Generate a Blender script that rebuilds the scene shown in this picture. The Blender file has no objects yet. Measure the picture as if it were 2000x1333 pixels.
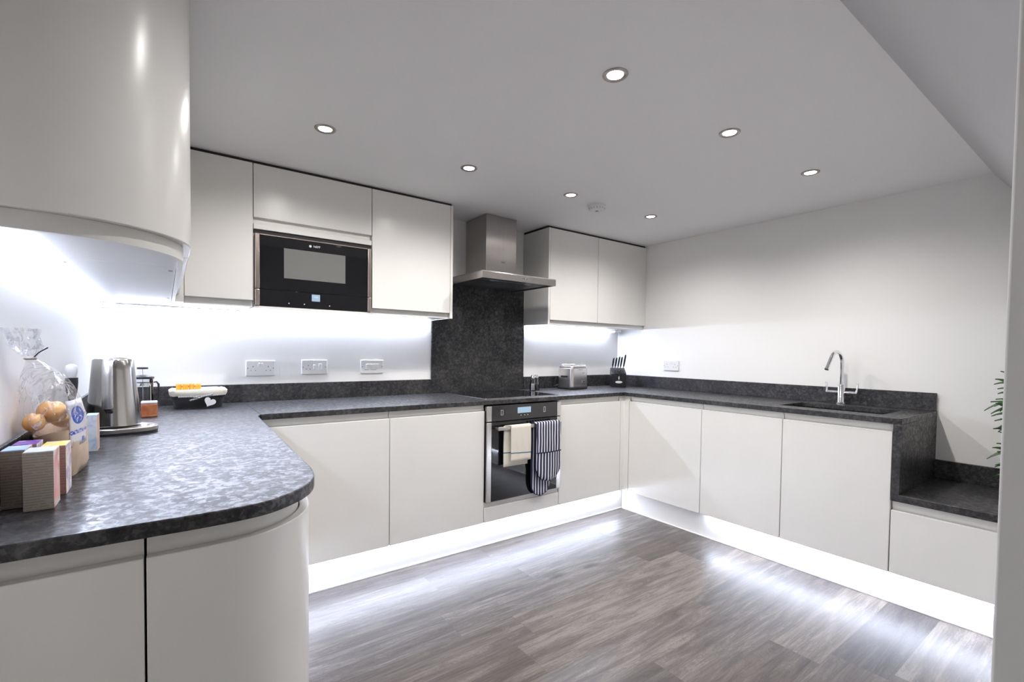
import bpy, bmesh, math, random
from mathutils import Vector, Matrix
random.seed(7)
SC = bpy.context.scene
COL = SC.collection
PI = math.pi

# ------------------------------------------------------------------ camera
F_PX, CY = 926.17, 714.76
yaw, pitch, roll = -0.6327, -0.0295, 0.0124
fwd = Vector((-math.sin(yaw)*math.cos(pitch), math.cos(yaw)*math.cos(pitch), math.sin(pitch)))
rgt = Vector((math.cos(yaw), math.sin(yaw), 0))
up = rgt.cross(fwd)
X = rgt*math.cos(roll) + up*math.sin(roll)
Y = up*math.cos(roll) - rgt*math.sin(roll)
cd = bpy.data.cameras.new('camera')
cam = bpy.data.objects.new('camera', cd); COL.objects.link(cam)
M = Matrix((X, Y, -fwd)).transposed().to_4x4()
M.translation = Vector((0.2397, -2.9927, 1.2063))
cam.matrix_world = M
cd.sensor_width = 36; cd.lens = F_PX/2000*36; cd.shift_y = (CY-666.5)/2000
cd.clip_start = 0.02
SC.camera = cam

# ------------------------------------------------------------------ world, exposure
w = bpy.data.worlds.new('world'); SC.world = w; w.use_nodes = True
w.node_tree.nodes['Background'].inputs[0].default_value = (0.5, 0.52, 0.55, 1)
w.node_tree.nodes['Background'].inputs[1].default_value = 0.15
SC.view_settings.view_transform = 'Standard'; SC.view_settings.look = 'None'
SC.view_settings.gamma = 1; SC.view_settings.use_curve_mapping = False
SC.view_settings.exposure = 0.53
SC.cycles.use_denoising = True
SC.cycles.max_bounces = 10; SC.cycles.diffuse_bounces = 6; SC.cycles.glossy_bounces = 5
SC.cycles.transparent_max_bounces = 12; SC.cycles.transmission_bounces = 8
SC.cycles.sample_clamp_indirect = 12.0
SC.cycles.caustics_reflective = False; SC.cycles.caustics_refractive = False

LED_COL = (0.74, 0.81, 1.0)
LED_BASE = 72.0
LED_WALL = 122.0
SPOT_COL = (1.0, 0.97, 0.935)
SPOT_W = 12.0
LENS = 12.0

# ------------------------------------------------------------------ measures (metres)
XL, XR = -0.015, 3.655
ZC = 2.144
WT, WB = 0.91, 0.883      # worktop top / underside
ZP = 0.162                # underside of base doors
DY = -0.60                # back run door front
XD = 3.055                # right run door front
ZB, ZT = 1.416, 2.127     # wall units
YC = -0.31
WALLY = -2.917            # face of the wall the camera stands in the opening of

# ------------------------------------------------------------------ materials
def nt(name):
    m = bpy.data.materials.new(name); m.use_nodes = True
    t = m.node_tree; b = t.nodes['Principled BSDF']
    return m, t, b
def N(t, typ, **kw):
    n = t.nodes.new(typ)
    for k, v in kw.items(): setattr(n, k, v)
    return n
def math_n(t, op, a, b=None, c=None):
    n = N(t, 'ShaderNodeMath', operation=op)
    for i, v in enumerate((a, b, c)):
        if v is None: continue
        if isinstance(v, (int, float)): n.inputs[i].default_value = v
        else: t.links.new(v, n.inputs[i])
    return n.outputs[0]
def ramp(t, fac, stops):
    r = N(t, 'ShaderNodeValToRGB'); t.links.new(fac, r.inputs[0])
    e = r.color_ramp.elements
    while len(e) < len(stops): e.new(0.5)
    for i, (p, c) in enumerate(stops):
        e[i].position = p; e[i].color = (*c, 1) if len(c) == 3 else c
    return r.outputs[0]
def noise(t, vec, scale, detail=3, rough=0.5, dist=0.0):
    n = N(t, 'ShaderNodeTexNoise'); n.inputs['Scale'].default_value = scale
    n.inputs['Detail'].default_value = detail; n.inputs['Roughness'].default_value = rough
    n.inputs['Distortion'].default_value = dist
    if vec is not None: t.links.new(vec, n.inputs['Vector'])
    return n.outputs['Fac']
def objco(t): return N(t, 'ShaderNodeTexCoord').outputs['Object']
def bump(t, b, h, strength, dist=0.001):
    n = N(t, 'ShaderNodeBump'); n.inputs['Strength'].default_value = strength
    n.inputs['Distance'].default_value = dist
    t.links.new(h, n.inputs['Height']); t.links.new(n.outputs[0], b.inputs['Normal'])
def mat(name, col, rough=0.5, metal=0.0, bumpy=0.0, bscale=200, spec=None, var=0.0, **kw):
    m, t, b = nt(name)
    co = objco(t)
    b.inputs['Roughness'].default_value = rough; b.inputs['Metallic'].default_value = metal
    f = noise(t, co, bscale if bumpy else 6)
    lo = tuple(c*(1-max(var, .01)) for c in col); hi = tuple(min(1, c*(1+max(var, .01))) for c in col)
    t.links.new(ramp(t, f, [(0.3, lo), (0.7, hi)]), b.inputs['Base Color'])
    if bumpy: bump(t, b, f, bumpy, 0.0005)
    if spec is not None: b.inputs['Specular IOR Level'].default_value = spec
    for k, v in kw.items(): b.inputs[k.replace('_', ' ')].default_value = v
    return m
def emis(name, col, s):
    m = bpy.data.materials.new(name); m.use_nodes = True; t = m.node_tree
    t.nodes.remove(t.nodes['Principled BSDF'])
    e = N(t, 'ShaderNodeEmission'); e.inputs[0].default_value = (*col, 1); e.inputs[1].default_value = s
    t.links.new(e.outputs[0], t.nodes['Material Output'].inputs[0]); return m

m_wall = mat('wall_paint', (0.86, 0.855, 0.845), 0.75, bumpy=0.08, bscale=350)
m_ceil = mat('ceiling_paint', (0.91, 0.905, 0.925), 0.85, bumpy=0.08, bscale=350)
m_cab = mat('satin_lacquer', (0.78, 0.77, 0.745), 0.26, spec=0.45)
m_rail = mat('groove_lacquer', (0.74, 0.73, 0.70), 0.35)
m_carc = mat('carcass_board', (0.74, 0.74, 0.74), 0.45)
m_black = mat('black_plastic', (0.012, 0.012, 0.014), 0.35)
m_gap = mat('gap_shade_dark', (0.03, 0.028, 0.026), 0.7)  # near-black, stands in for shade inside the cabinet gaps
m_glass_blk = mat('black_glass', (0.006, 0.006, 0.008), 0.04, spec=0.6)
m_panel_dk = mat('control_glass', (0.035, 0.033, 0.034), 0.12)
m_chrome = mat('chrome', (0.82, 0.83, 0.85), 0.06, 1.0)
m_alu = mat('aluminium', (0.6, 0.6, 0.6), 0.35, 1.0)
m_nick = mat('satin_nickel', (0.42, 0.38, 0.35), 0.32, 1.0)
m_white_pl = mat('white_plastic', (0.78, 0.78, 0.79), 0.3)
m_grey_pl = mat('grey_plastic', (0.25, 0.25, 0.26), 0.5)
m_slot = mat('socket_hole', (0.02, 0.02, 0.02), 0.6)
m_led = emis('led_diffuser_low', LED_COL, LED_BASE)
m_ledw = emis('led_diffuser_wall', LED_COL, LED_WALL)
m_ledl = emis('led_diffuser_left', LED_COL, LED_WALL*0.5)
m_lens = emis('lamp_lens', (1.0, 0.93, 0.87), LENS)
m_disp = emis('display_blue', (0.45, 0.62, 0.78), 0.65)
m_text = mat('logo_white', (0.7, 0.7, 0.7), 0.4)
m_textd = mat('logo_dark', (0.08, 0.07, 0.07), 0.4)
m_copper = mat('warm_steel', (0.70, 0.60, 0.54), 0.2, 1.0)

def steel(name, col, rough, axis):
    m, t, b = nt(name); co = objco(t)
    mp = N(t, 'ShaderNodeMapping'); t.links.new(co, mp.inputs[0])
    s = [900, 900, 900]; s[axis] = 4; mp.inputs['Scale'].default_value = s
    f = noise(t, mp.outputs[0], 1.0, 2)
    b.inputs['Metallic'].default_value = 1
    t.links.new(ramp(t, f, [(0.2, tuple(c*0.9 for c in col)), (0.8, col)]), b.inputs['Base Color'])
    t.links.new(math_n(t, 'MULTIPLY_ADD', f, 0.12, rough-0.06), b.inputs['Roughness'])
    b.inputs['Anisotropic'].default_value = 0.5
    bump(t, b, f, 0.05, 0.0003)
    return m
m_steel_h = steel('brushed_steel_horizontal', (0.55, 0.52, 0.50), 0.30, 0)
m_steel_v = steel('brushed_steel_vertical', (0.72, 0.70, 0.68), 0.24, 2)

def wavy_steel():
    m, t, b = nt('brushed_steel_chimney'); co = objco(t)
    mp = N(t, 'ShaderNodeMapping'); t.links.new(co, mp.inputs[0]); mp.inputs['Scale'].default_value = (700, 700, 2)
    f = noise(t, mp.outputs[0], 1.0, 2)
    mp2 = N(t, 'ShaderNodeMapping'); t.links.new(co, mp2.inputs[0]); mp2.inputs['Scale'].default_value = (5, 3, 7)
    g = noise(t, mp2.outputs[0], 1.0, 1)
    b.inputs['Metallic'].default_value = 1
    t.links.new(ramp(t, f, [(0.2, (0.46, 0.435, 0.42)), (0.8, (0.56, 0.535, 0.52))]), b.inputs['Base Color'])
    b.inputs['Roughness'].default_value = 0.34; b.inputs['Anisotropic'].default_value = 1.0
    tg = N(t, 'ShaderNodeTangent', direction_type='RADIAL', axis='Z'); t.links.new(tg.outputs[0], b.inputs['Tangent'])
    b.inputs['Anisotropic Rotation'].default_value = 0.0
    bump(t, b, g, 0.15, 0.01)
    return m
m_chim = wavy_steel()

def stone():
    m, t, b = nt('dark_granite'); co = objco(t)
    mp = N(t, 'ShaderNodeMapping'); t.links.new(co, mp.inputs[0]); mp.inputs['Scale'].default_value = (1.0, 1.0, 1.0)
    v = N(t, 'ShaderNodeTexVoronoi'); v.inputs['Scale'].default_value = 75; v.inputs['Randomness'].default_value = 1
    nz = N(t, 'ShaderNodeTexNoise'); nz.inputs['Scale'].default_value = 40; t.links.new(mp.outputs[0], nz.inputs['Vector'])
    mix = N(t, 'ShaderNodeMix', data_type='VECTOR'); mix.inputs['Factor'].default_value = 0.03
    t.links.new(mp.outputs[0], mix.inputs[4]); t.links.new(nz.outputs['Color'], mix.inputs[5])
    t.links.new(mix.outputs[1], v.inputs['Vector'])
    a = noise(t, co, 60, 6, 0.7, 0.6)
    c = noise(t, co, 9, 4, 0.65)
    d = noise(t, co, 220, 3, 0.6)
    vv = math_n(t, 'FRACT', math_n(t, 'MULTIPLY', v.outputs['Color'], 1.0))
    s = math_n(t, 'ADD', math_n(t, 'MULTIPLY', a, 0.5), math_n(t, 'ADD', math_n(t, 'MULTIPLY', c, 0.35), math_n(t, 'MULTIPLY', d, 0.15)))
    colr = ramp(t, s, [(0.34, (0.012, 0.012, 0.014)), (0.47, (0.026, 0.026, 0.029)), (0.56, (0.050, 0.048, 0.049)), (0.70, (0.11, 0.105, 0.10))])
    t.links.new(colr, b.inputs['Base Color'])
    fl = noise(t, co, 55, 4, 0.6, 1.0)
    k = math_n(t, 'ADD', math_n(t, 'MULTIPLY', fl, 0.7), math_n(t, 'MULTIPLY', vv, 0.3))
    t.links.new(ramp(t, k, [(0.40, (0.44,)*3), (0.52, (0.38,)*3), (0.62, (0.32,)*3)]), b.inputs['Roughness'])
    t.links.new(ramp(t, k, [(0.42, (0.22,)*3), (0.53, (0.34,)*3), (0.60, (0.75,)*3)]), b.inputs['Specular IOR Level'])
    bump(t, b, fl, 0.12, 0.0010)
    return m
m_stone = stone()

def planks():
    m, t, b = nt('grey_oak_planks'); co = objco(t)
    sp = N(t, 'ShaderNodeSeparateXYZ'); t.links.new(co, sp.inputs[0])
    W, L = 0.192, 1.25
    yy = math_n(t, 'DIVIDE', math_n(t, 'ADD', sp.outputs[1], 10*W + 0.902 - 4*W), W)
    row = math_n(t, 'FLOOR', yy)
    wn = N(t, 'ShaderNodeTexWhiteNoise', noise_dimensions='1D'); t.links.new(row, wn.inputs['W'])
    xx = math_n(t, 'DIVIDE', math_n(t, 'ADD', sp.outputs[0], math_n(t, 'MULTIPLY', wn.outputs['Value'], L)), L)
    idx = math_n(t, 'FLOOR', xx)
    cb = N(t, 'ShaderNodeCombineXYZ'); t.links.new(row, cb.inputs[0]); t.links.new(idx, cb.inputs[1])
    w2 = N(t, 'ShaderNodeTexWhiteNoise', noise_dimensions='2D'); t.links.new(cb.outputs[0], w2.inputs['Vector'])
    rv = w2.outputs['Value']
    # grain coordinate: stretched along the plank, shifted per plank
    gx = math_n(t, 'ADD', math_n(t, 'MULTIPLY', sp.outputs[0], 1.6), math_n(t, 'MULTIPLY', rv, 37))
    gy = math_n(t, 'ADD', math_n(t, 'MULTIPLY', sp.outputs[1], 13), math_n(t, 'MULTIPLY', rv, 11))
    gc = N(t, 'ShaderNodeCombineXYZ'); t.links.new(gx, gc.inputs[0]); t.links.new(gy, gc.inputs[1])
    a = noise(t, gc.outputs[0], 1.6, 8, 0.62, 0.9)
    fx = math_n(t, 'MULTIPLY', sp.outputs[0], 5); fy = math_n(t, 'MULTIPLY', sp.outputs[1], 170)
    fc = N(t, 'ShaderNodeCombineXYZ'); t.links.new(fx, fc.inputs[0]); t.links.new(fy, fc.inputs[1]); t.links.new(rv, fc.inputs[2])
    f = noise(t, fc.outputs[0], 1.0, 4, 0.6, 0.4)
    # cathedral rings
    ring = math_n(t, 'ABSOLUTE', math_n(t, 'SINE', math_n(t, 'MULTIPLY', a, 55)))
    ks = N(t, 'ShaderNodeTexVoronoi', feature='F1'); ks.inputs['Scale'].default_value = 1
    kc = N(t, 'ShaderNodeCombineXYZ')
    t.links.new(math_n(t, 'MULTIPLY', sp.outputs[0], 1.5), kc.inputs[0]); t.links.new(math_n(t, 'MULTIPLY', sp.outputs[1], 4.2), kc.inputs[1])
    t.links.new(kc.outputs[0], ks.inputs['Vector'])
    knot = ramp(t, ks.outputs['Distance'], [(0.03, (1, 1, 1)), (0.11, (0, 0, 0))])
    s = math_n(t, 'ADD', math_n(t, 'MULTIPLY', a, 0.60), math_n(t, 'ADD', math_n(t, 'MULTIPLY', f, 0.34), math_n(t, 'MULTIPLY', ring, 0.075)))
    s = math_n(t, 'SUBTRACT', s, 0.05)
    s = math_n(t, 'ADD', s, math_n(t, 'MULTIPLY', math_n(t, 'SUBTRACT', rv, 0.5), 0.20))
    s = math_n(t, 'SUBTRACT', s, math_n(t, 'MULTIPLY', knot, 0.22))
    c1 = ramp(t, s, [(0.26, (0.034, 0.028, 0.025)), (0.38, (0.070, 0.060, 0.056)), (0.50, (0.116, 0.102, 0.095)), (0.64, (0.225, 0.208, 0.196))])
    ex = math_n(t, 'FRACT', xx); ey = math_n(t, 'FRACT', yy)
    gapx = math_n(t, 'LESS_THAN', ex, 0.0016); gapy = math_n(t, 'LESS_THAN', ey, 0.010)
    g = math_n(t, 'MAXIMUM', gapx, gapy)
    mx = N(t, 'ShaderNodeMix', data_type='RGBA'); t.links.new(math_n(t, 'MULTIPLY', g, 0.55), mx.inputs['Factor'])
    t.links.new(c1, mx.inputs[6]); mx.inputs[7].default_value = (0.07, 0.06, 0.055, 1)
    w3 = N(t, 'ShaderNodeTexWhiteNoise', noise_dimensions='3D'); t.links.new(cb.outputs[0], w3.inputs['Vector'])
    tint = ramp(t, w3.outputs['Value'], [(0.0, (0.97, 0.99, 1.03)), (0.5, (1.0, 0.99, 0.97)), (1.0, (1.035, 0.99, 0.95))])
    ml = N(t, 'ShaderNodeMix', data_type='RGBA', blend_type='MULTIPLY'); ml.inputs['Factor'].default_value = 1
    t.links.new(mx.outputs[2], ml.inputs[6]); t.links.new(tint, ml.inputs[7])
    t.links.new(ml.outputs[2], b.inputs['Base Color'])
    t.links.new(math_n(t, 'MULTIPLY_ADD', f, 0.18, 0.30), b.inputs['Roughness'])
    bump(t, b, math_n(t, 'SUBTRACT', f, g), 0.15, 0.0006)
    return m
m_floor = planks()

def glassy(name, col=(1, 1, 1), rough=0.0):
    m, t, b = nt(name); co = objco(t)
    b.inputs['Base Color'].default_value = (*col, 1); b.inputs['Roughness'].default_value = rough
    tr = N(t, 'ShaderNodeBsdfTransparent'); tr.inputs[0].default_value = (0.93, 0.94, 0.95, 1)
    gl = N(t, 'ShaderNodeBsdfGlossy'); gl.inputs['Roughness'].default_value = 0.02
    fr = N(t, 'ShaderNodeFresnel'); fr.inputs[0].default_value = 1.5
    mx = N(t, 'ShaderNodeMixShader'); t.links.new(fr.outputs[0], mx.inputs[0]); t.links.new(tr.outputs[0], mx.inputs[1]); t.links.new(gl.outputs[0], mx.inputs[2])
    t.links.new(mx.outputs[0], t.nodes['Material Output'].inputs[0]); return m
m_glass = glassy('clear_glass')
def film():
    m, t, b = nt('clear_plastic_film'); co = objco(t)
    tr = N(t, 'ShaderNodeBsdfTransparent'); tr.inputs[0].default_value = (0.96, 0.96, 0.97, 1)
    b.inputs['Base Color'].default_value = (0.85, 0.86, 0.9, 1); b.inputs['Roughness'].default_value = 0.12
    f = noise(t, co, 20, 2, 0.5, 1.5)
    bump(t, b, f, 0.4, 0.005)
    mx = N(t, 'ShaderNodeMixShader')
    t.links.new(ramp(t, noise(t, co, 24, 2, 0.5, 2.5), [(0.48, (0.10,)*3), (0.60, (0.28,)*3), (0.66, (0.75,)*3)]), mx.inputs[0])
    t.links.new(tr.outputs[0], mx.inputs[1]); t.links.new(b.outputs[0], mx.inputs[2])
    t.links.new(mx.outputs[0], t.nodes['Material Output'].inputs[0]); return m
m_film = film()

def text_card(name, base, ink, rows, axis=0, blk=45):
    """printed card: rows of small unreadable type"""
    m, t, b = nt(name); co = objco(t); sp = N(t, 'ShaderNodeSeparateXYZ'); t.links.new(co, sp.inputs[0])
    z = math_n(t, 'MULTIPLY', sp.outputs[2], rows)
    r = math_n(t, 'FLOOR', z); fr = math_n(t, 'FRACT', z)
    cb = N(t, 'ShaderNodeCombineXYZ'); t.links.new(math_n(t, 'MULTIPLY', sp.outputs[axis], blk), cb.inputs[0])
    t.links.new(math_n(t, 'MULTIPLY', r, 3.7), cb.inputs[1])
    n = noise(t, cb.outputs[0], 2.2, 2, 0.6)
    k = math_n(t, 'MULTIPLY', math_n(t, 'GREATER_THAN', n, 0.42), math_n(t, 'LESS_THAN', math_n(t, 'ABSOLUTE', math_n(t, 'SUBTRACT', fr, 0.5)), 0.24))
    mx = N(t, 'ShaderNodeMix', data_type='RGBA'); t.links.new(math_n(t, 'MULTIPLY', k, 0.32), mx.inputs['Factor'])
    mx.inputs[6].default_value = (*base, 1); mx.inputs[7].default_value = (*ink, 1)
    t.links.new(mx.outputs[2], b.inputs['Base Color']); b.inputs['Roughness'].default_value = 0.4
    return m
def patch_card(name, cols, scale):
    m, t, b = nt(name); co = objco(t)
    f = noise(t, co, scale, 2, 0.5, 0.6)
    st = [(0.3+0.4*i/(len(cols)-1), c) for i, c in enumerate(cols)]
    o = ramp(t, f, st); t.links.new(o, b.inputs['Base Color']); b.inputs['Roughness'].default_value = 0.35
    return m
def stripes(name, c1, c2, axis, period, duty, z0=None, z1=None):
    m, t, b = nt(name); co = objco(t); sp = N(t, 'ShaderNodeSeparateXYZ'); t.links.new(co, sp.inputs[0])
    wv = noise(t, co, 9, 1)
    v = math_n(t, 'ADD', sp.outputs[axis], math_n(t, 'MULTIPLY', wv, 0.006))
    fr = math_n(t, 'FRACT', math_n(t, 'DIVIDE', v, period))
    k = math_n(t, 'LESS_THAN', fr, duty)
    mx = N(t, 'ShaderNodeMix', data_type='RGBA'); t.links.new(k, mx.inputs['Factor'])
    mx.inputs[6].default_value = (*c1, 1); mx.inputs[7].default_value = (*c2, 1)
    t.links.new(mx.outputs[2], b.inputs['Base Color']); b.inputs['Roughness'].default_value = 0.9
    bump(t, b, noise(t, co, 900, 2), 0.3, 0.0004)
    return m

# ------------------------------------------------------------------ mesh helpers
class MB:
    def __init__(s): s.bm = bmesh.new(); s.mi = 0
    def _add(s, verts, faces, mi=None):
        vs = [s.bm.verts.new(v) for v in verts]
        for f in faces:
            try:
                fc = s.bm.faces.new([vs[i] for i in f]); fc.material_index = s.mi if mi is None else mi
            except ValueError: pass
        return vs
    def box(s, x0, x1, y0, y1, z0, z1, mi=None, mats=None):
        V = [(x0, y0, z0), (x1, y0, z0), (x1, y1, z0), (x0, y1, z0), (x0, y0, z1), (x1, y0, z1), (x1, y1, z1), (x0, y1, z1)]
        Fs = [(0, 3, 2, 1), (4, 5, 6, 7), (0, 1, 5, 4), (1, 2, 6, 5), (2, 3, 7, 6), (3, 0, 4, 7)]
        vs = [s.bm.verts.new(v) for v in V]
        for k, f in enumerate(Fs):
            fc = s.bm.faces.new([vs[i] for i in f]); fc.material_index = (mats[k] if mats else (s.mi if mi is None else mi))
        return s
    def prism(s, pts, z0, z1, mi=None):
        n = len(pts)
        V = [(x, y, z0) for x, y in pts] + [(x, y, z1) for x, y in pts]
        Fs = [tuple(range(n-1, -1, -1)), tuple(range(n, 2*n))] + [(i, (i+1) % n, n+(i+1) % n, n+i) for i in range(n)]
        s._add(V, Fs, mi); return s
    def ribbon(s, pts, off, z0, z1, mi=None):
        """vertical curved panel along a plan path, thickness off to the left of travel"""
        n = len(pts); inner = offset(pts, off)
        V = [(x, y, z) for z in (z0, z1) for x, y in pts] + [(x, y, z) for z in (z0, z1) for x, y in inner]
        Fs = []
        for i in range(n-1):
            a, b, c, d = i, i+1, n+i+1, n+i; Fs.append((a, b, c, d))
            e = 2*n; Fs.append((e+b, e+a, e+d, e+c))
            Fs.append((a, e+a, e+b, b)); Fs.append((d, c, e+c, e+d))
        for i in (0, n-1):
            Fs.append((i, n+i, 3*n+i, 2*n+i))
        s._add(V, Fs, mi); return s
    def lathe(s, prof, c=(0, 0, 0), seg=32, axis='z', mi=None, sx=1, sy=1, ring=False):
        if ring: prof = list(prof)+[prof[0]]
        V = []; n = len(prof)
        for k in range(seg):
            a = 2*PI*k/seg
            for r, z in prof:
                p = (r*math.cos(a)*sx, r*math.sin(a)*sy, z)
                if axis == 'x': p = (p[2], p[0], p[1])
                elif axis == 'y': p = (p[0], p[2], p[1])
                V.append((p[0]+c[0], p[1]+c[1], p[2]+c[2]))
        vs = [s.bm.verts.new(v) for v in V]
        for k in range(seg):
            for i in range(n-1):
                a, b = k*n+i, ((k+1) % seg)*n+i
                f = [vs[a], vs[b], vs[b+1], vs[a+1]]
                try: fc = s.bm.faces.new(f); fc.material_index = s.mi if mi is None else mi
                except ValueError: pass
        for i in (0, n-1):
            if prof[i][0] > 1e-6 and not ring:
                r = [vs[k*n+i] for k in range(seg)]
                if i == 0: r.reverse()
                try: fc = s.bm.faces.new(r); fc.material_index = s.mi if mi is None else mi
                except ValueError: pass
        bmesh.ops.remove_doubles(s.bm, verts=s.bm.verts, dist=1e-7)
        return s
    def cyl(s, c, r, h, seg=24, axis='z', mi=None):
        return s.lathe([(r, 0), (r, h)], c, seg, axis, mi)
    def tube(s, path, r, seg=12, mi=None, cap=True):
        P = [Vector(p) for p in path]; rr = r if isinstance(r, (list, tuple)) else [r]*len(P)
        rings = []; prev = None
        for i, p in enumerate(P):
            d = ((P[min(i+1, len(P)-1)]-P[max(i-1, 0)])).normalized()
            if prev is None:
                u = d.orthogonal().normalized()
            else:
                u = (prev - d*prev.dot(d)).normalized()
            prev = u; v = d.cross(u)
            rings.append([s.bm.verts.new(p + (u*math.cos(2*PI*k/seg)+v*math.sin(2*PI*k/seg))*rr[i]) for k in range(seg)])
        for a, b in zip(rings, rings[1:]):
            for k in range(seg):
                fc = s.bm.faces.new([a[k], a[(k+1) % seg], b[(k+1) % seg], b[k]]); fc.material_index = s.mi if mi is None else mi
        if cap:
            for rg, rev in ((rings[0], True), (rings[-1], False)):
                fc = s.bm.faces.new(list(reversed(rg)) if rev else rg); fc.material_index = s.mi if mi is None else mi
        return s
    def loft(s, secs, seg=32, mi=None, capb=True, capt=True, fn=None):
        """secs: (cx,cy,z,rx,ry)"""
        rings = []
        for j, (cx, cy, z, rx, ry) in enumerate(secs):
            rg = []
            for k in range(seg):
                a = 2*PI*k/seg; kx = ky = 1
                if fn: kx = ky = fn(a, j)
                rg.append(s.bm.verts.new((cx+rx*kx*math.cos(a), cy+ry*ky*math.sin(a), z if not callable(z) else z(a))))
            rings.append(rg)
        for a, b in zip(rings, rings[1:]):
            for k in range(seg):
                fc = s.bm.faces.new([a[k], a[(k+1) % seg], b[(k+1) % seg], b[k]]); fc.material_index = s.mi if mi is None else mi
        if capb: s.bm.faces.new(list(reversed(rings[0]))).material_index = s.mi if mi is None else mi
        if capt: s.bm.faces.new(rings[-1]).material_index = s.mi if mi is None else mi
        return s
    def build(s, name, m, parent=None, bevel=0.0, smooth=35, subsurf=0, seg=2):
        me = bpy.data.meshes.new(name)
        bmesh.ops.recalc_face_normals(s.bm, faces=s.bm.faces)
        s.bm.to_mesh(me); s.bm.free()
        for x in (m if isinstance(m, (list, tuple)) else [m]): me.materials.append(x)
        o = bpy.data.objects.new(name, me); COL.objects.link(o)
        if smooth:
            for p in me.polygons: p.use_smooth = True
            me.set_sharp_from_angle(angle=math.radians(smooth))
        if subsurf:
            md = o.modifiers.new('s', 'SUBSURF'); md.levels = subsurf; md.render_levels = subsurf
        if bevel:
            md = o.modifiers.new('b', 'BEVEL'); md.width = bevel; md.segments = seg; md.limit_method = 'ANGLE'
            md.angle_limit = math.radians(40); md.harden_normals = False
        if parent: o.parent = parent
        return o
def offset(pts, d):
    out = []
    for i, p in enumerate(pts):
        a = Vector(pts[max(i-1, 0)]); b = Vector(pts[min(i+1, len(pts)-1)])
        t = (b-a).normalized(); nrm = Vector((-t.y, t.x)); out.append((p[0]+nrm.x*d, p[1]+nrm.y*d))
    return out
def smooth(P, n=6):
    out = []
    for i in range(len(P)-1):
        p0, p1, p2, p3 = (Vector(P[max(i-1, 0)]), Vector(P[i]), Vector(P[i+1]), Vector(P[min(i+2, len(P)-1)]))
        for k in range(n):
            t = k/n; q = 0.5*((2*p1)+(p2-p0)*t+(2*p0-5*p1+4*p2-p3)*t*t+(3*p1-p0-3*p2+p3)*t**3); out.append((q.x, q.y))
    return out+[tuple(P[-1])]
END_CURVE = [(0.19, -1.991), (0.30, -1.991), (0.379, -1.982), (0.430, -1.958), (0.485, -1.905), (0.517, -1.843), (0.531, -1.775), (0.536, -1.70), (0.539, -1.57), (0.544, -1.42), (0.549, -1.25)]
def arc(cx, cy, r, a0, a1, n=16):
    return [(cx+r*math.cos(math.radians(a0+(a1-a0)*i/n)), cy+r*math.sin(math.radians(a0+(a1-a0)*i/n))) for i in range(n+1)]
def tag(o, label, cat, group=None):
    o['label'] = label; o['category'] = cat
    if group: o['group'] = group
    return o
def thing(name, label, cat, loc=(0, 0, 0), rotz=0, group=None):
    o = bpy.data.objects.new(name, None); COL.objects.link(o); o.empty_display_size = 0.05
    o.location = loc; o.rotation_euler = (0, 0, rotz); tag(o, label, cat, group); return o
def struct(o): o['kind'] = 'structure'; return o
def copy_tree(root, loc, rotz=None, label=None, group=None):
    def cp(o, par):
        c = o.copy(); COL.objects.link(c); c.parent = par
        for ch in o.children: cp(ch, c)
        return c
    r = cp(root, None); r.location = loc
    if rotz is not None: r.rotation_euler = (0, 0, rotz)
    if label: r['label'] = label
    if group: r['group'] = group
    return r
def text_obj(name, s, size, m, parent, loc, rot, ext=0.0002):
    cu = bpy.data.curves.new(name, 'FONT'); cu.body = s; cu.size = size; cu.extrude = ext; cu.align_x = 'CENTER'; cu.align_y = 'CENTER'
    tmp = bpy.data.objects.new('tmp', cu); COL.objects.link(tmp)
    dg = bpy.context.evaluated_depsgraph_get(); me = bpy.data.meshes.new_from_object(tmp.evaluated_get(dg))
    bpy.data.objects.remove(tmp); me.materials.clear(); me.materials.append(m)
    o = bpy.data.objects.new(name, me); COL.objects.link(o); o.parent = parent; o.location = loc; o.rotation_euler = rot
    return o

# ================================================================== SETTING
HY = -4.7     # far wall of the space behind the camera
struct(MB().box(XL-0.1, XR+0.1, HY-0.1, 0.1, -0.05, 0).build('floor', m_floor))
struct(MB().box(XL-0.1, XR+0.1, HY-0.1, 0.1, ZC, ZC+0.05).build('ceiling', m_ceil))
struct(MB().box(XL-0.1, XR+0.1, 0, 0.1, 0, ZC).build('wall_back', m_wall))
struct(MB().box(XL-0.1, XL, HY, 0, 0, ZC).build('wall_left', m_wall))
struct(MB().box(XR, XR+0.1, HY, 0, 0, ZC).build('wall_right', m_wall))
struct(MB().box(XL-0.1, XR+0.1, HY-0.1, HY, 0, ZC).build('wall_hall', m_wall))
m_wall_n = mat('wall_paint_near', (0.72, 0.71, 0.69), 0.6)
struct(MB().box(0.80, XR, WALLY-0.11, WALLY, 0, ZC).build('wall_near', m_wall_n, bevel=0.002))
# sloping soffit that comes down from the ceiling to the near wall
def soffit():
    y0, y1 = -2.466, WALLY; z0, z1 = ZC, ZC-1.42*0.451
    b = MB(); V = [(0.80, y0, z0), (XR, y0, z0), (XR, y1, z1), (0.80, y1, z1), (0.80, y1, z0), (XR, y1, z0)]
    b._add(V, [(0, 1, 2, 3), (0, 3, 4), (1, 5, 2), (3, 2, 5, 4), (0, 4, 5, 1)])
    return b.build('ceiling', mat('soffit_paint_shaded', (0.55, 0.55, 0.565), 0.85), smooth=0)  # greyer than the ceiling: shade on the slope is put into its colour
struct(soffit())

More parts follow.
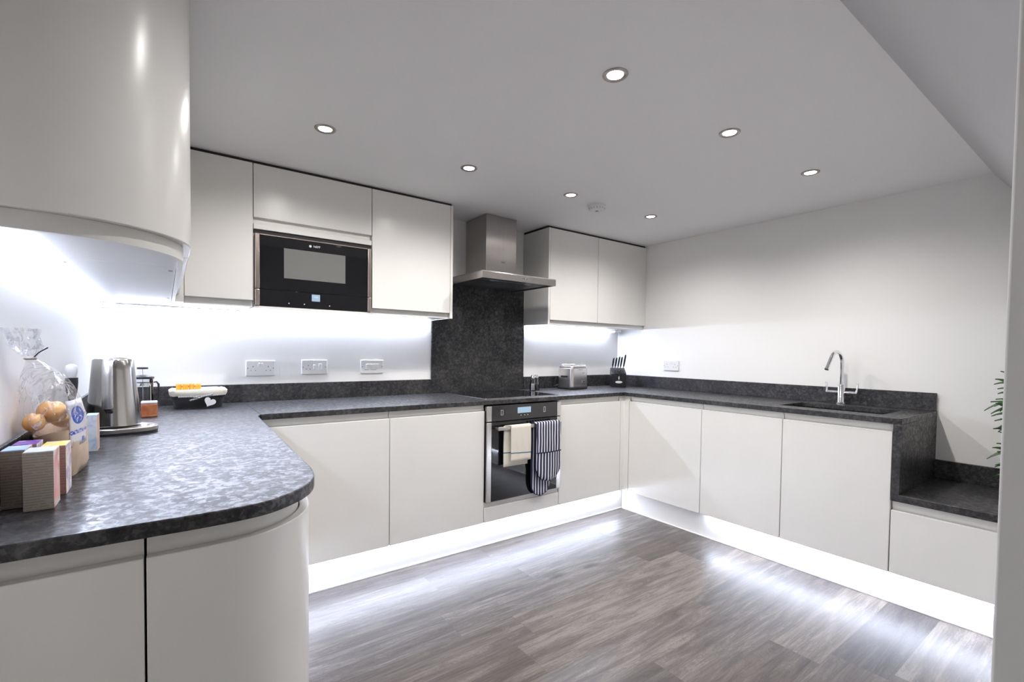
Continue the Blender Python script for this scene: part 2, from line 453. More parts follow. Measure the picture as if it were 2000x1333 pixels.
# ================================================================== UNITS
def base_unit(name, w, loc, rotz, label, group, door_z=(ZP, 0.845), top=WB, depth=0.56, rail=True, ctop=None):
    """front at y=0 facing -y, width along +x"""
    t = thing(name, label, 'cabinet', loc, rotz, group)
    g = 0.0015
    MB().box(0.0005, w-0.0005, 0.0295, depth, door_z[0]+0.002, ctop or top-0.001).build('carcass', m_carc, t)
    if door_z[1]-door_z[0] > 0.02:
        MB().box(g, w-g, 0, 0.02, door_z[0], door_z[1]).build('door', m_cab, t, bevel=0.002)
    if rail:
        z0, z1 = (door_z[1], top-0.001)
        b = MB()
        b._add([(g, 0.016, z1), (w-g, 0.016, z1), (w-g, 0.029, z1), (g, 0.029, z1),
                (g, 0.016, z1-0.005), (w-g, 0.016, z1-0.005), (g, 0.0275, z0-0.008), (w-g, 0.0275, z0-0.008), (g, 0.029, z0-0.008), (w-g, 0.029, z0-0.008)],
               [(0, 3, 2, 1), (0, 1, 5, 4), (4, 5, 7, 6), (6, 7, 9, 8), (2, 3, 8, 9), (0, 4, 6, 8, 3), (1, 2, 9, 7, 5)])
        b.build('finger_rail', m_rail, t, smooth=0)
    return t
G = 'handleless cream base cabinets'
# back run, left to right
base_unit('base_cabinet', 0.61, (0.588, DY, 0), 0, 'cream handleless base cabinet in the back corner beside the curved peninsula', G)
base_unit('base_cabinet', 0.597, (1.1985, DY, 0), 0, 'cream handleless base cabinet directly left of the built-in oven', G)
base_unit('base_cabinet', 0.617, (2.4015, DY, 0), 0, 'cream handleless base cabinet directly right of the built-in oven', G)
# right run (faces -x)
RX = -PI/2
base_unit('base_cabinet', 0.595, (XD, -0.65, 0), RX, 'cream base cabinet nearest the inner corner under the right worktop', G)
base_unit('base_cabinet', 0.50, (XD, -1.2455, 0), RX, 'middle cream base cabinet of the right run, left of the sink cabinet', G, ctop=0.66)
base_unit('base_cabinet', 0.503, (XD, -1.746, 0), RX, 'cream base cabinet under the sink, beside the dark end panel', G, ctop=0.66)
base_unit('low_base_cabinet', 0.665, (XD, -2.2505, 0), RX, 'low cream base cabinet under the stepped-down dark worktop', None, door_z=(ZP, 0.468), top=0.513)
# left run (faces +x), seen edge on behind the curved door
base_unit('base_cabinet', 0.642, (0.538, -1.251, 0), PI/2, 'cream base cabinet facing into the room at the peninsula inner corner', G, depth=0.56)
# corner posts
def corner_post():
    t = thing('corner_post', 'slim cream corner post between the two worktop runs', 'trim')
    MB().prism([(3.020, DY), (XD, DY), (XD, -0.648), (XD+0.02, -0.648), (XD+0.02, DY+0.02), (3.020, DY+0.02)], ZP, 0.845).build('post', m_cab, t, bevel=0.001)
    MB().prism([(3.020, DY+0.018), (XD+0.014, DY+0.014), (XD+0.014, -0.648), (XD+0.02, -0.648), (XD+0.02, DY+0.02), (3.020, DY+0.02)], 0.845, WB-0.001).build('finger_rail', m_rail, t)
corner_post()
t = thing('corner_post', 'slim cream corner post between peninsula cabinets and back cabinets', 'trim')
MB().box(0.505, 0.587, DY, DY+0.018, ZP, 0.845).build('post', m_cab, t, bevel=0.001)
MB().box(0.505, 0.587, DY+0.018, DY+0.024, 0.8455, WB-0.001).build('finger_rail', m_rail, t)

# oven housing with filler drawer under the oven
t = thing('oven_housing', 'cream cabinet housing around the oven with flat panel beneath it', 'cabinet', (1.7965, DY, 0))
w_ = 0.604
MB().box(0, 0.004, 0.021, 0.56, ZP, WB-0.001).build('side_panel', m_carc, t)
MB().box(w_-0.004, w_, 0.021, 0.56, ZP, WB-0.001).build('side_panel', m_carc, t)
MB().box(0.0045, w_-0.0045, 0.021, 0.56, 0.262, 0.280).build('shelf', m_carc, t)
MB().box(0.0015, w_-0.0015, 0, 0.02, ZP, 0.252).build('panel', m_cab, t, bevel=0.002)
MB().box(0.0015, w_-0.0015, 0.012, 0.0205, 0.252, 0.284).build('finger_rail', m_rail, t)

# curved peninsula end
A_OUT = [(0.212, -1.975), (0.30, -1.975)] + arc(0.30, -1.70, 0.275, -90, 0, 18)[1:] + [(0.575, -1.535)]
A_OUT = [(0.212, -1.979)] + [p for p in offset(smooth(END_CURVE), 0.012) if p[0] > 0.22 and p[1] < -1.256]
t = thing('curved_base_cabinet', 'cream base cabinet with curved door at the rounded peninsula end', 'cabinet')
MB().ribbon(A_OUT, 0.02, ZP, 0.845).build('door', m_cab, t, bevel=0.002)
MB().ribbon(offset(A_OUT, 0.0225), 0.006, 0.840, WB-0.001).build('finger_rail', m_rail, t, smooth=60)
MB().prism(offset(A_OUT, 0.0295)+[(0.212, -1.262)], ZP+0.002, WB-0.002).build('carcass', m_carc, t)
t = thing('end_base_cabinet', 'flat cream base cabinet door at the wall end of the peninsula', 'cabinet')
MB().box(XL+0.002, 0.2085, -1.979, -1.959, ZP, 0.845).build('door', m_cab, t, bevel=0.002)
MB().box(XL+0.002, 0.2085, -1.9555, -1.9495, 0.840, WB-0.001).build('finger_rail', m_rail, t)
MB().box(XL+0.002, 0.2085, -1.950, -1.262, ZP+0.002, WB-0.002).build('carcass', m_carc, t)

# ------------------------------------------------------------------ plinths
KP = 0.05
tag(MB().box(0.492, XD+KP, DY+KP, DY+KP+0.016, 0.0, ZP-0.004).build('plinth', m_cab, bevel=0.001), 'white plinth board along the floor under the back cabinets and oven', 'plinth')
tag(MB().box(XD+KP, XD+KP+0.016, -2.914, DY+KP-0.001, 0.0, ZP-0.004).build('plinth', m_cab, bevel=0.001), 'white plinth board along the floor under the right cabinet run', 'plinth')
pl = [(XL+0.002, -1.929)] + [p for p in offset(smooth(END_CURVE), 0.062) if p[0] > 0.2 and p[1] < -1.3] + [(0.490, -1.25), (0.490, DY+KP-0.002)]
tag(MB().ribbon(pl, 0.016, 0.0, ZP-0.004).build('plinth', m_cab), 'curved white plinth board around the foot of the peninsula', 'plinth')
m_seal = mat('white_seal', (0.9, 0.9, 0.9), 0.2)
tag(MB().box(0.492, XD+KP-0.008, DY+KP-0.008, DY+KP-0.0005, 0.0, 0.008).build('sealing_strip', m_seal, bevel=0.002), 'thin white sealing strip where the back plinth meets the floor', 'trim')
tag(MB().box(XD+KP-0.008, XD+KP-0.0005, -2.914, DY+KP-0.0085, 0.0, 0.008).build('sealing_strip', m_seal, bevel=0.002), 'thin white sealing strip where the right plinth meets the floor', 'trim')

# ------------------------------------------------------------------ worktops
W_OUT = [(XL+0.001, -1.991)] + smooth(END_CURVE) + [(0.571, -0.66), (0.588, -0.60), (0.588, -0.002), (XL+0.001, -0.002)]
tag(MB().prism(W_OUT, WB, WT).build('worktop', m_stone, bevel=0.0025), 'dark granite worktop of the peninsula with rounded end', 'worktop')
def back_top():
    b = MB(); x0, x1, y0, y1 = 0.5888, XR-0.001, -0.606, -0.002
    b.box(x0, x1, y0, y1, WB, WT); return b.build('worktop', m_stone, bevel=0.002)
tag(back_top(), 'dark granite worktop along the back wall carrying the hob', 'worktop')
def ring_slab(x0, x1, y0, y1, a0, a1, b0, b1, z0, z1):
    """slab with a rectangular cut-out (a0..a1, b0..b1)"""
    b = MB(); o = [(x0, y0), (x1, y0), (x1, y1), (x0, y1)]; i = [(a0, b0), (a1, b0), (a1, b1), (a0, b1)]
    V = [(x, y, z) for z in (z0, z1) for x, y in o+i]; Fs = []
    for k in range(4):
        l = (k+1) % 4
        Fs += [(8+k, 8+l, 12+l, 12+k), (l, k, 4+k, 4+l), (k, l, 8+l, 8+k), (4+l, 4+k, 12+k, 12+l)]
    b._add(V, Fs); return b
SX0, SX1, SY0, SY1 = 3.185, 3.50, -2.17, -1.665
tag(ring_slab(3.049, XR-0.001, -2.283, -0.6068, SX0, SX1, SY0, SY1, WB, WT).build('worktop', m_stone, bevel=0.002), 'dark granite worktop along the right wall with the sink cut-out', 'worktop')
tag(MB().box(3.049, XR-0.001, -2.283, -2.2505, 0.5475, WB-0.0005).build('worktop_end_panel', m_stone, bevel=0.0015), 'dark granite upright panel closing the worktop end above the step', 'panel')
tag(MB().box(3.049, XR-0.001, -2.915, -2.2505, 0.5135, 0.547).build('low_worktop', m_stone, bevel=0.002), 'low dark granite worktop stepped down beside the sink end', 'worktop')
UZ = WT+0.098
UP = 'dark granite upstands'
def upstand(x0, x1, y0, y1, z0, z1, label):
    tag(MB().box(x0, x1, y0, y1, z0, z1).build('upstand', m_stone, bevel=0.001), label, 'upstand', UP)
upstand(XL+0.001, XL+0.009, -1.985, -0.021, WT+0.0005, UZ+0.008, 'dark granite upstand strip on the left wall behind the kettle')
upstand(XL+0.001, 1.7315, -0.020, -0.001, WT+0.0005, UZ, 'dark granite upstand strip under the three white sockets')
upstand(2.5385, XR-0.001, -0.020, -0.001, WT+0.0005, UZ, 'short dark granite upstand strip behind the toaster')
upstand(XR-0.020, XR-0.001, -2.279, -0.021, WT+0.0005, UZ, 'long dark granite upstand strip behind the tap')
upstand(XR-0.020, XR-0.001, -2.914, -2.2838, 0.5475, 0.645, 'dark granite upstand strip above the low worktop')
tag(MB().box(1.7325, 2.5375, -0.014, -0.001, WT+0.0005, 1.70).build('splashback', m_stone, bevel=0.001), 'dark granite splashback panel between the hob and the extractor hood', 'splashback')

# ------------------------------------------------------------------ sink + tap
def sink():
    z1 = WB-0.0005; z0 = z1-0.20; b = MB()
    pts_o = [(SX0-0.02, SY0-0.02), (SX1+0.02, SY0-0.02), (SX1+0.02, SY1+0.02), (SX0-0.02, SY1+0.02)]
    i1 = [(SX0-0.003, SY0-0.003), (SX1+0.003, SY0-0.003), (SX1+0.003, SY1+0.003), (SX0-0.003, SY1+0.003)]
    i2 = [(SX0+0.01, SY0+0.01), (SX1-0.01, SY0+0.01), (SX1-0.01, SY1-0.01), (SX0+0.01, SY1-0.01)]
    V = [(x, y, z1) for x, y in pts_o] + [(x, y, z1) for x, y in i1] + [(x, y, z0) for x, y in i2] + [(x, y, z0-0.01) for x, y in pts_o]
    Fs = []
    for k in range(4):
        l = (k+1) % 4
        Fs += [(k, l, 4+l, 4+k), (4+k, 4+l, 8+l, 8+k), (l, k, 12+k, 12+l)]
    Fs += [(8, 9, 10, 11), (15, 14, 13, 12)]
    b._add(V, Fs); return b, z0
t = thing('sink', 'dark composite undermounted sink in the right worktop', 'sink')
b, sz0 = sink(); b.build('basin', m_stone, t, bevel=0.004)
MB().lathe([(0.0, 0), (0.040, 0), (0.043, 0.002), (0.036, 0.004), (0.0, 0.003)], (3.34, -1.92, sz0+0.0003)).build('drain', m_chrome, t)
t = thing('tap', 'chrome swan neck mixer tap with two levers behind the sink', 'tap', (3.578, -1.85, WT))
MB().lathe([(0.027, 0), (0.027, 0.008), (0.021, 0.012), (0.019, 0.016), (0.019, 0.115), (0.0165, 0.120), (0.0, 0.120)]).build('body', m_chrome, t)
P = [(0, 0, 0.119), (0, 0, 0.20), (0, 0, 0.258)]
r_ = 0.062
for k in range(1, 13):
    a = math.radians(180*k/12*0.87); P.append((-r_+r_*math.cos(a), 0.018*k/12, 0.258+r_*math.sin(a)))
e = Vector(P[-1]); d = (Vector(P[-1])-Vector(P[-2])).normalized()
P.append(tuple(e+d*0.07))
MB().tube(P, 0.0105, 16).build('spout', m_chrome, t)
MB().tube([tuple(e+d*0.0705), tuple(e+d*0.080)], 0.012, 16).build('aerator', m_chrome, t)
for s in (-1, 1):
    b = MB(); b.tube([(0, s*0.017, 0.072), (0, s*0.083, 0.072)], 0.0095, 14)
    b.tube([(0, s*0.078, 0.076), (0.003, s*0.081, 0.100), (0.004, s*0.084, 0.132)], [0.006, 0.0055, 0.005], 12)
    b.build('lever', m_chrome, t)

# ================================================================== WALL UNITS
def wall_unit(w, x0, label, z0=None, parts=True, left_panel=False, right_panel=False, group='handleless cream wall cabinets'):
    t = thing('wall_cabinet', label, 'cabinet', (x0, YC, 0), 0, group)
    a = 0.018 if left_panel else 0; c = 0.018 if right_panel else 0
    MB().box(a+0.0005, w-c-0.0005, 0.029, -YC-0.001, ZB, ZT-0.001).build('carcass', m_carc, t)
    MB().box(a+0.0015, w-c-0.0015, 0, 0.0195, ZB+0.031, ZT).build('door', m_cab, t, bevel=0.002)
    MB().box(a+0.0015, w-c-0.0015, 0.0225, 0.0285, ZB-0.001, ZB+0.040).build('finger_rail', m_rail, t)
    if a: MB().box(0, a-0.001, 0, -YC-0.001, ZB-0.003, ZT).build('end_panel', m_cab, t, bevel=0.001)
    if c: MB().box(w-c+0.001, w, 0, -YC-0.001, ZB-0.003, ZT).build('end_panel', m_cab, t, bevel=0.001)
    return t
wall_unit(0.286, 0.315, 'narrow cream wall cabinet left of the built-in microwave')
wall_unit(0.526, 1.2035, 'cream wall cabinet between the microwave and the extractor hood', right_panel=True)
wall_unit(0.522, 2.5315, 'cream wall cabinet just right of the extractor hood', left_panel=True)
wall_unit(0.600, 3.0540, 'cream wall cabinet against the right wall above the knife block')
# microwave cabinet; a dark strip paints the shade of its gap
t = thing('microwave_cabinet', 'cream wall cabinet with lift-up door above the built-in microwave', 'cabinet', (0.6010, YC, 0))
w_ = 0.602
MB().box(0.0005, w_-0.0005, 0.029, 0.309, 1.806, ZT-0.001).build('carcass', m_carc, t)
MB().box(0.0015, w_-0.0015, 0, 0.0195, 1.862, ZT).build('door', m_cab, t, bevel=0.002)
MB().box(0.0015, w_-0.0015, 0.0215, 0.0285, 1.828, 1.868).build('finger_rail', m_rail, t)
MB().box(0.0015, w_-0.0015, 0.002, 0.020, 1.805, 1.8315).build('filler_panel', m_cab, t, bevel=0.0015)
MB().box(0.0005, 0.004, 0.010, 0.309, ZB+0.007, 1.7835).build('side_panel', m_carc, t)
MB().box(w_-0.004, w_-0.0005, 0.010, 0.309, ZB+0.007, 1.7835).build('side_panel', m_carc, t)
MB().box(0.0045, w_-0.0045, 0.0, 0.309, ZB-0.009, ZB+0.006).build('bottom_panel', m_cab, t, bevel=0.001)
MB().box(0.0045, w_-0.0045, 0.012, 0.030, 1.784, 1.8055).build('gap_shade', m_gap, t)  # gap over the microwave, its shade painted as a dark strip

# dark strips painting the shade in the gap above the wall cabinets
tag(MB().box(0.32, 1.725, YC+0.016, -0.002, ZT+0.0005, ZC-0.0005).build('top_gap_shade', m_gap), 'dark strip painting the gap shade above the cabinets around the microwave', 'trim')
tag(MB().box(2.5355, XR-0.002, YC+0.016, -0.002, ZT+0.0005, ZC-0.0005).build('top_gap_shade', m_gap), 'dark strip painting the gap shade above the two cabinets right of the hood', 'trim')

# curved wall cabinet on the left wall
C_OUT = [(XL+0.002, -1.80), (0.05, -1.80)] + arc(0.052, -1.557, 0.243, -90, 0, 22) + [(0.295, -1.425)]
t = thing('curved_wall_cabinet', 'tall cream wall cabinet with curved end door on the left wall', 'cabinet')
MB().ribbon(C_OUT, 0.02, ZB+0.034, ZC-0.012).build('door', m_cab, t, bevel=0.002)
MB().ribbon(offset(C_OUT, 0.016), 0.012, ZB-0.001, ZB+0.0335).build('finger_rail', m_rail, t)
MB().prism(offset(C_OUT, 0.0285)+[(XL+0.002, -1.425)], ZB+0.004, ZC-0.003).build('carcass', m_carc, t)
t = thing('left_wall_cabinet', 'cream wall cabinet on the left wall between curved cabinet and corner', 'cabinet')
MB().box(0.275, 0.295, -1.422, -0.331, ZB+0.034, ZC-0.012).build('door', m_cab, t, bevel=0.002)
MB().box(0.268, 0.279, -1.422, -0.331, ZB-0.001, ZB+0.0335).build('finger_rail', m_rail, t)
MB().box(XL+0.002, 0.266, -1.4235, -0.003, ZB+0.004, ZC-0.003).build('carcass', m_carc, t)
MB().box(0.2665, 0.3135, -0.329, -0.312, ZB, ZT).build('corner_filler', m_cab, t)
MB().box(0.2665, 0.3145, -0.3115, -0.003, ZB+0.001, ZT-0.001).build('filler_panel', m_carc, t)
for (x, y) in ((0.015, -1.345), (0.235, -1.36), (0.235, -0.45)):
    MB().cyl((x+0.02, y, ZB+0.0025), 0.005, 0.0016, 12).build('screw_cap', m_grey_pl, t)

# ================================================================== LED STRIPS
def led(name, label, x0, x1, y0, y1, z0, z1, m, prof, grp):
    t = thing(name, label, 'light strip', (0, 0, 0), 0, grp)
    MB().box(x0, x1, y0, y1, z0, z1).build('diffuser', m, t)
    MB().box(*prof).build('profile', m_alu, t)
GL = 'LED strips under the base cabinets'
led('led_strip', 'glowing LED strip hidden under the back base cabinets', 0.60, 3.05, DY+0.026, DY+0.036, 0.1515, 0.1555, m_led, (0.60, 3.05, DY+0.022, DY+0.040, 0.1560, ZP), GL)
led('led_strip', 'glowing LED strip hidden under the right run of base cabinets', XD+0.026, XD+0.036, -2.91, -1.29, 0.1515, 0.1555, m_led, (XD+0.022, XD+0.040, -2.91, -1.29, 0.1560, ZP), GL)
led('led_strip', 'glowing LED strip hidden under the peninsula cabinets', 0.504, 0.514, -1.20, -0.66, 0.1515, 0.1555, m_led, (0.499, 0.519, -1.20, -0.66, 0.1560, ZP), GL)
GW = 'LED strips under the wall cabinets'
led('led_strip', 'glowing LED strip on the left wall under the curved cabinet', XL+0.003, XL+0.016, -1.76, -0.10, 1.4105, 1.4185, m_ledl, (XL+0.0005, XL+0.018, -1.77, -0.09, 1.4188, 1.4198), GW)
led('led_strip', 'glowing LED strip under the cabinets around the microwave', 0.06, 1.70, -0.016, -0.003, 1.4015, 1.4095, m_ledw, (0.05, 1.71, -0.018, -0.0005, 1.4100, 1.4110), GW)
led('led_strip', 'glowing LED strip above the toaster under the wall cabinets', 2.56, 3.50, -0.016, -0.003, 1.4050, 1.4130, m_ledw, (2.555, 3.51, -0.018, -0.0005, 1.4134, 1.4144), GW)
for (x0, x1, lab) in ((0.0, 0.06, 'small white connector block at the left wall corner'), (3.53, 3.62, 'small white driver block under the cabinet in the right corner')):
    t = thing('connector_block', lab, 'electrical box')
    MB().box(x0, x1, -0.075, -0.012, ZB-0.026, ZB-0.006).build('housing', m_white_pl, t, bevel=0.004)
    MB().tube([(x0+0.01, -0.076, ZB-0.016), (x0+0.01, -0.095, ZB-0.010), (x0+0.012, -0.10, ZB-0.002)], 0.002, 8).build('cable', m_grey_pl, t)

# ================================================================== DOWNLIGHTS
t = thing('downlight', 'x', 'ceiling light', (0, 0, ZC), 0, 'recessed ceiling downlights')
MB().lathe([(0.0275, -0.0002), (0.0275, -0.0012), (0.032, -0.0045), (0.040, -0.0048), (0.0425, -0.002), (0.0425, -0.0002)], seg=40, ring=True).build('trim_ring', m_nick, t)
MB().lathe([(0.0, -0.0022), (0.0270, -0.0022), (0.0270, -0.0005), (0.0, -0.0005)], seg=32).build('lens', m_lens, t)
dl = [((1.472, -1.880), 'ceiling downlight nearest the viewer, largest in the ceiling middle'), ((2.173, -1.890), 'ceiling downlight above the floor beside the sink side, second in front row'),
      ((2.917, -1.907), 'ceiling downlight above the sink tap, closest to the right wall'), ((0.798, -0.868), 'ceiling downlight in front of the microwave cabinets'),
      ((1.504, -0.875), 'ceiling downlight left of the extractor chimney'), ((2.198, -0.893), 'ceiling downlight just left of the smoke alarm'),
      ((2.931, -0.906), 'smallest ceiling downlight, just right of the smoke alarm'), ((0.80, -1.885), 'ceiling downlight beside the curved wall cabinet')]
def spot(x, y, e, size=160, blend=1.0):
    l = bpy.data.lights.new('lamp_beam', 'SPOT'); l.energy = e; l.color = SPOT_COL; l.spot_size = math.radians(size); l.spot_blend = blend; l.shadow_soft_size = 0.028
    o = bpy.data.objects.new('lamp_beam', l); COL.objects.link(o); o.location = (x, y, ZC-0.02); return o
for i, ((x, y), lab) in enumerate(dl):
    o = t if i == 0 else copy_tree(t, (x, y, ZC))
    o.location = (x, y, ZC); o['label'] = lab
    s = spot(x, y, SPOT_W*(0.2 if i == 7 else 1)); s.parent = o; s.location = (0, 0, -0.02)
# lamps of the hall behind the camera
for (x, y) in ((0.45, -3.75), (1.9, -3.9)):
    o = copy_tree(t, (x, y, ZC), label='ceiling downlight in the hall beside the %s' % ('opening' if x < 1 else 'far wall'))
    s = [c for c in o.children if c.type == 'LIGHT'][0]
    s.data = s.data.copy(); s.data.energy = 8.0

# smoke alarm
t = thing('smoke_alarm', 'round white smoke alarm on the ceiling between two downlights', 'smoke alarm', (2.47, -0.845, ZC))
MB().lathe([(0.0, -0.034), (0.030, -0.034), (0.042, -0.030), (0.050, -0.022), (0.054, -0.010), (0.058, -0.008), (0.058, 0.0), (0.0, 0.0)], seg=48).build('housing', m_white_pl, t)
b = MB()
for k in range(16):
    a = 2*PI*k/16; c_, s_ = math.cos(a), math.sin(a)
    b.tube([(0.0465*c_, 0.0465*s_, -0.0262), (0.0515*c_, 0.0515*s_, -0.0175)], 0.0018, 6)
b.build('vent', m_grey_pl, t)
MB().lathe([(0, -0.0365), (0.009, -0.036), (0.010, -0.0342), (0, -0.0342)], seg=20).build('button', m_grey_pl, t)

# ================================================================== EXTRACTOR HOOD
t = thing('extractor_hood', 'stainless steel chimney extractor hood above the hob', 'extractor hood', (2.135, 0, 0))
b = MB(); hx, hy, hz0, hz1 = 0.302, -0.50, 1.665, 1.712
b.box(-hx, hx, hy, -0.016, hz1-0.004, hz1)
b.box(-hx, hx, hy, hy+0.010, hz0, hz1-0.004); b.box(-hx, -hx+0.010, hy+0.010, -0.016, hz0, hz1-0.004); b.box(hx-0.010, hx, hy+0.010, -0.016, hz0, hz1-0.004)
b.build('canopy', m_steel_h, t, bevel=0.0015)
MB().box(-0.128, 0.128, -0.268, -0.001, hz1+0.0003, ZC-0.003).build('chimney', m_chim, t, bevel=0.0015)
m_filter = steel('filter_mesh', (0.30, 0.31, 0.34), 0.4, 1)
for s in (0, 1):
    x0 = -hx+0.018 + s*0.285
    b = MB(); b.box(x0, x0+0.28, -0.40, -0.03, hz0+0.008, hz0+0.014)
    f = b.build('grease_filter', m_filter, t, bevel=0.001)
    MB().box(x0+0.11, x0+0.17, -0.392, -0.378, hz0+0.004, hz0+0.0078).build('latch', m_chrome, f)
MB().box(-hx+0.012, hx-0.012, hy+0.012, -0.405, hz0+0.010, hz0+0.015).build('underside_panel', mat('dark_steel', (0.10, 0.10, 0.12), 0.3, 0.8), t)
for x in (-0.16, 0.16):
    MB().lathe([(0, 0), (0.026, 0), (0.028, 0.003), (0, 0.003)], (x, -0.455, hz0+0.0065)).build('lamp_glass', mat('frosted_glass', (0.3, 0.3, 0.34), 0.2), t)
b = MB()
for k in range(5): b.box(0.0+0.017*k, 0.014+0.017*k, hy-0.002, hy-0.0002, 1.683, 1.694)
b.build('button', m_chrome, t, bevel=0.0006)
text_obj('logo', 'NEFF', 0.016, m_textd, t, (0.015, -0.2686, 1.827), (PI/2, 0, 0))

# ================================================================== MICROWAVE
t = thing('microwave', 'black glass built-in microwave with steel side trims', 'microwave', (0.6055, YC, 0))
mw = 0.593
MB().box(0.002, mw-0.002, 0.012, 0.30, 1.4235, 1.783).build('body', m_black, t)
MB().box(0.023, mw-0.023, -0.004, 0.0115, 1.5075, 1.7765).build('door', m_glass_blk, t, bevel=0.001)
MB().box(0.023, mw-0.023, -0.003, 0.0115, 1.4240, 1.5065).build('control_panel', m_glass_blk, t, bevel=0.001)
m_win = mat('microwave_window', (0.165, 0.17, 0.165), 0.22)
MB().box(0.134, 0.446, -0.0052, -0.0042, 1.571, 1.725).build('window', m_win, t, bevel=0.0004)
for x0, x1 in ((0.001, 0.0225), (mw-0.0225, mw-0.001)):
    MB().box(x0, x1, -0.010, 0.0115, 1.5075, 1.783).build('side_trim', m_copper, t, bevel=0.003)
    MB().box(x0, x1, -0.008, 0.0115, 1.4240, 1.5060).build('side_trim', m_copper, t, bevel=0.003)
MB().box(0.023, mw-0.023, -0.006, 0.0115, 1.7775, 1.783).build('top_trim', m_copper, t, bevel=0.001)
MB().box(0.270, 0.312, -0.0042, -0.0032, 1.462, 1.498).build('display', m_disp, t)
for x in (0.158, 0.233, 0.362):
    MB().lathe([(0, 0), (0.003, 0), (0.003, 0.0006), (0, 0.0006)], (x, -0.0037, 1.443), 12, 'y').build('touch_symbol', m_text, t)
text_obj('logo', 'NEFF', 0.016, m_text, t, (0.296, -0.0045, 1.752), (PI/2, 0, 0))
MB().lathe([(0, 0), (0.0065, 0), (0.0065, 0.0005), (0, 0.0005)], (0.263, -0.0046, 1.752), 16, 'y').build('logo_mark', m_text, t)
text_obj('display_digits', '12:00', 0.010, m_text, t, (0.291, -0.0045, 1.484), (PI/2, 0, 0))

# ================================================================== OVEN
t = thing('oven', 'black glass built-in single oven with steel side trims', 'oven', (1.8015, DY, 0))
ow = 0.594
MB().box(0.002, ow-0.002, 0.004, 0.52, 0.285, 0.8745).build('body', m_black, t)
MB().box(0.034, ow-0.034, -0.018, 0.0035, 0.781, 0.874).build('control_panel', m_panel_dk, t, bevel=0.001)
MB().box(0.034, ow-0.034, -0.018, 0.0035, 0.290, 0.774).build('door', m_glass_blk, t, bevel=0.001)
for x0, x1 in ((0.0, 0.0335), (ow-0.0335, ow)):
    MB().box(x0, x1, -0.018, 0.0035, 0.781, 0.874).build('side_trim', m_steel_v, t, bevel=0.002)
    MB().box(x0, x1, -0.018, 0.0035, 0.290, 0.774).build('side_trim', m_steel_v, t, bevel=0.002)
MB().box(0.0, ow, -0.016, 0.0035, 0.2855, 0.2895).build('base_trim', m_steel_h, t)
b = MB(); b.box(0.055, 0.545, -0.062, -0.050, 0.728, 0.750)
b.box(0.058, 0.070, -0.050, -0.0185, 0.733, 0.745); b.box(0.530, 0.542, -0.050, -0.0185, 0.733, 0.745)
b.build('handle', m_steel_h, t, bevel=0.002)
MB().box(0.228, 0.334, -0.0190, -0.0182, 0.820, 0.857).build('display', m_disp, t)
for x in (0.255, 0.285, 0.31):
    MB().lathe([(0, 0), (0.003, 0), (0.003, 0.0006), (0, 0.0006)], (x, -0.0187, 0.806), 12, 'y').build('touch_symbol', m_text, t)
for x in (0.10, 0.44):
    b = MB(); b.box(x, x+0.002, -0.0190, -0.0182, 0.815, 0.848); b.box(x+0.014, x+0.016, -0.0190, -0.0182, 0.815, 0.848)
    b.box(x+0.002, x+0.014, -0.0190, -0.0182, 0.846, 0.848); b.box(x+0.002, x+0.014, -0.0190, -0.0182, 0.815, 0.817)
    b.build('slider_mark', m_text, t)

# cloths over the handle --------------------------------------------------
HB = (DY-0.056, 0.750)   # bar centre y, top z
def drape_outline(xa, xb, zlo, rnd, n=14):
    """list of (z, x0, x1) rows from top to bottom, bottom rounded if rnd"""
    rows = []
    for i in range(n+1):
        z = HB[1] + (zlo-HB[1])*i/n
        ins = 0
        if rnd and z-zlo < rnd:
            k = 1-(z-zlo)/rnd; ins = (xb-xa)/2*(1-math.sqrt(max(0, 1-k*k)))*0.97
        rows.append((z, xa+ins, xb-ins))
    return rows
def cloth(name, m, parent, rows_f, rows_b, yoff=0.004, wav=0.003, nx=12, thick=0.003, seed=0):
    b = MB(); R = []
    top = HB[1]+0.004
    for (z, x0, x1) in reversed(rows_b):
        if z > HB[1]-0.002: continue
        R.append((z, x0, x1, HB[0]+0.006+yoff, 1))
    xb0, xb1 = rows_b[0][1:]; xf0, xf1 = rows_f[0][1:]
    for k in range(5):
        a = PI*k/4; f = k/4
        R.append((HB[1]+0.001+0.003*math.sin(a)+yoff*0.4, xb0*(1-f)+xf0*f, xb1*(1-f)+xf1*f, HB[0]+(0.006+yoff)*math.cos(a), 0))
    for (z, x0, x1) in rows_f:
        if z > HB[1]-0.002: continue
        R.append((z, x0, x1, HB[0]-0.006-yoff, 1))
    grid = []
    for (z, x0, x1, y, s) in R:
        row = []
        for i in range(nx+1):
            u = i/nx; x = x0+(x1-x0)*u
            dy = wav*math.sin(u*9+seed+z*11)*s*(min(1, (HB[1]-z)/0.1))
            if y > HB[0]: dy = max(dy, -wav*0.5)
            row.append(b.bm.verts.new((x, y - abs(dy) if y < HB[0] else y+abs(dy)*0.5, z)))
        grid.append(row)
    for r0, r1 in zip(grid, grid[1:]):
        for i in range(nx): b.bm.faces.new([r0[i], r0[i+1], r1[i+1], r1[i]])
    o = b.build(name, m, parent, smooth=80)
    md = o.modifiers.new('t', 'SOLIDIFY'); md.thickness = thick; md.offset = 0
    return o
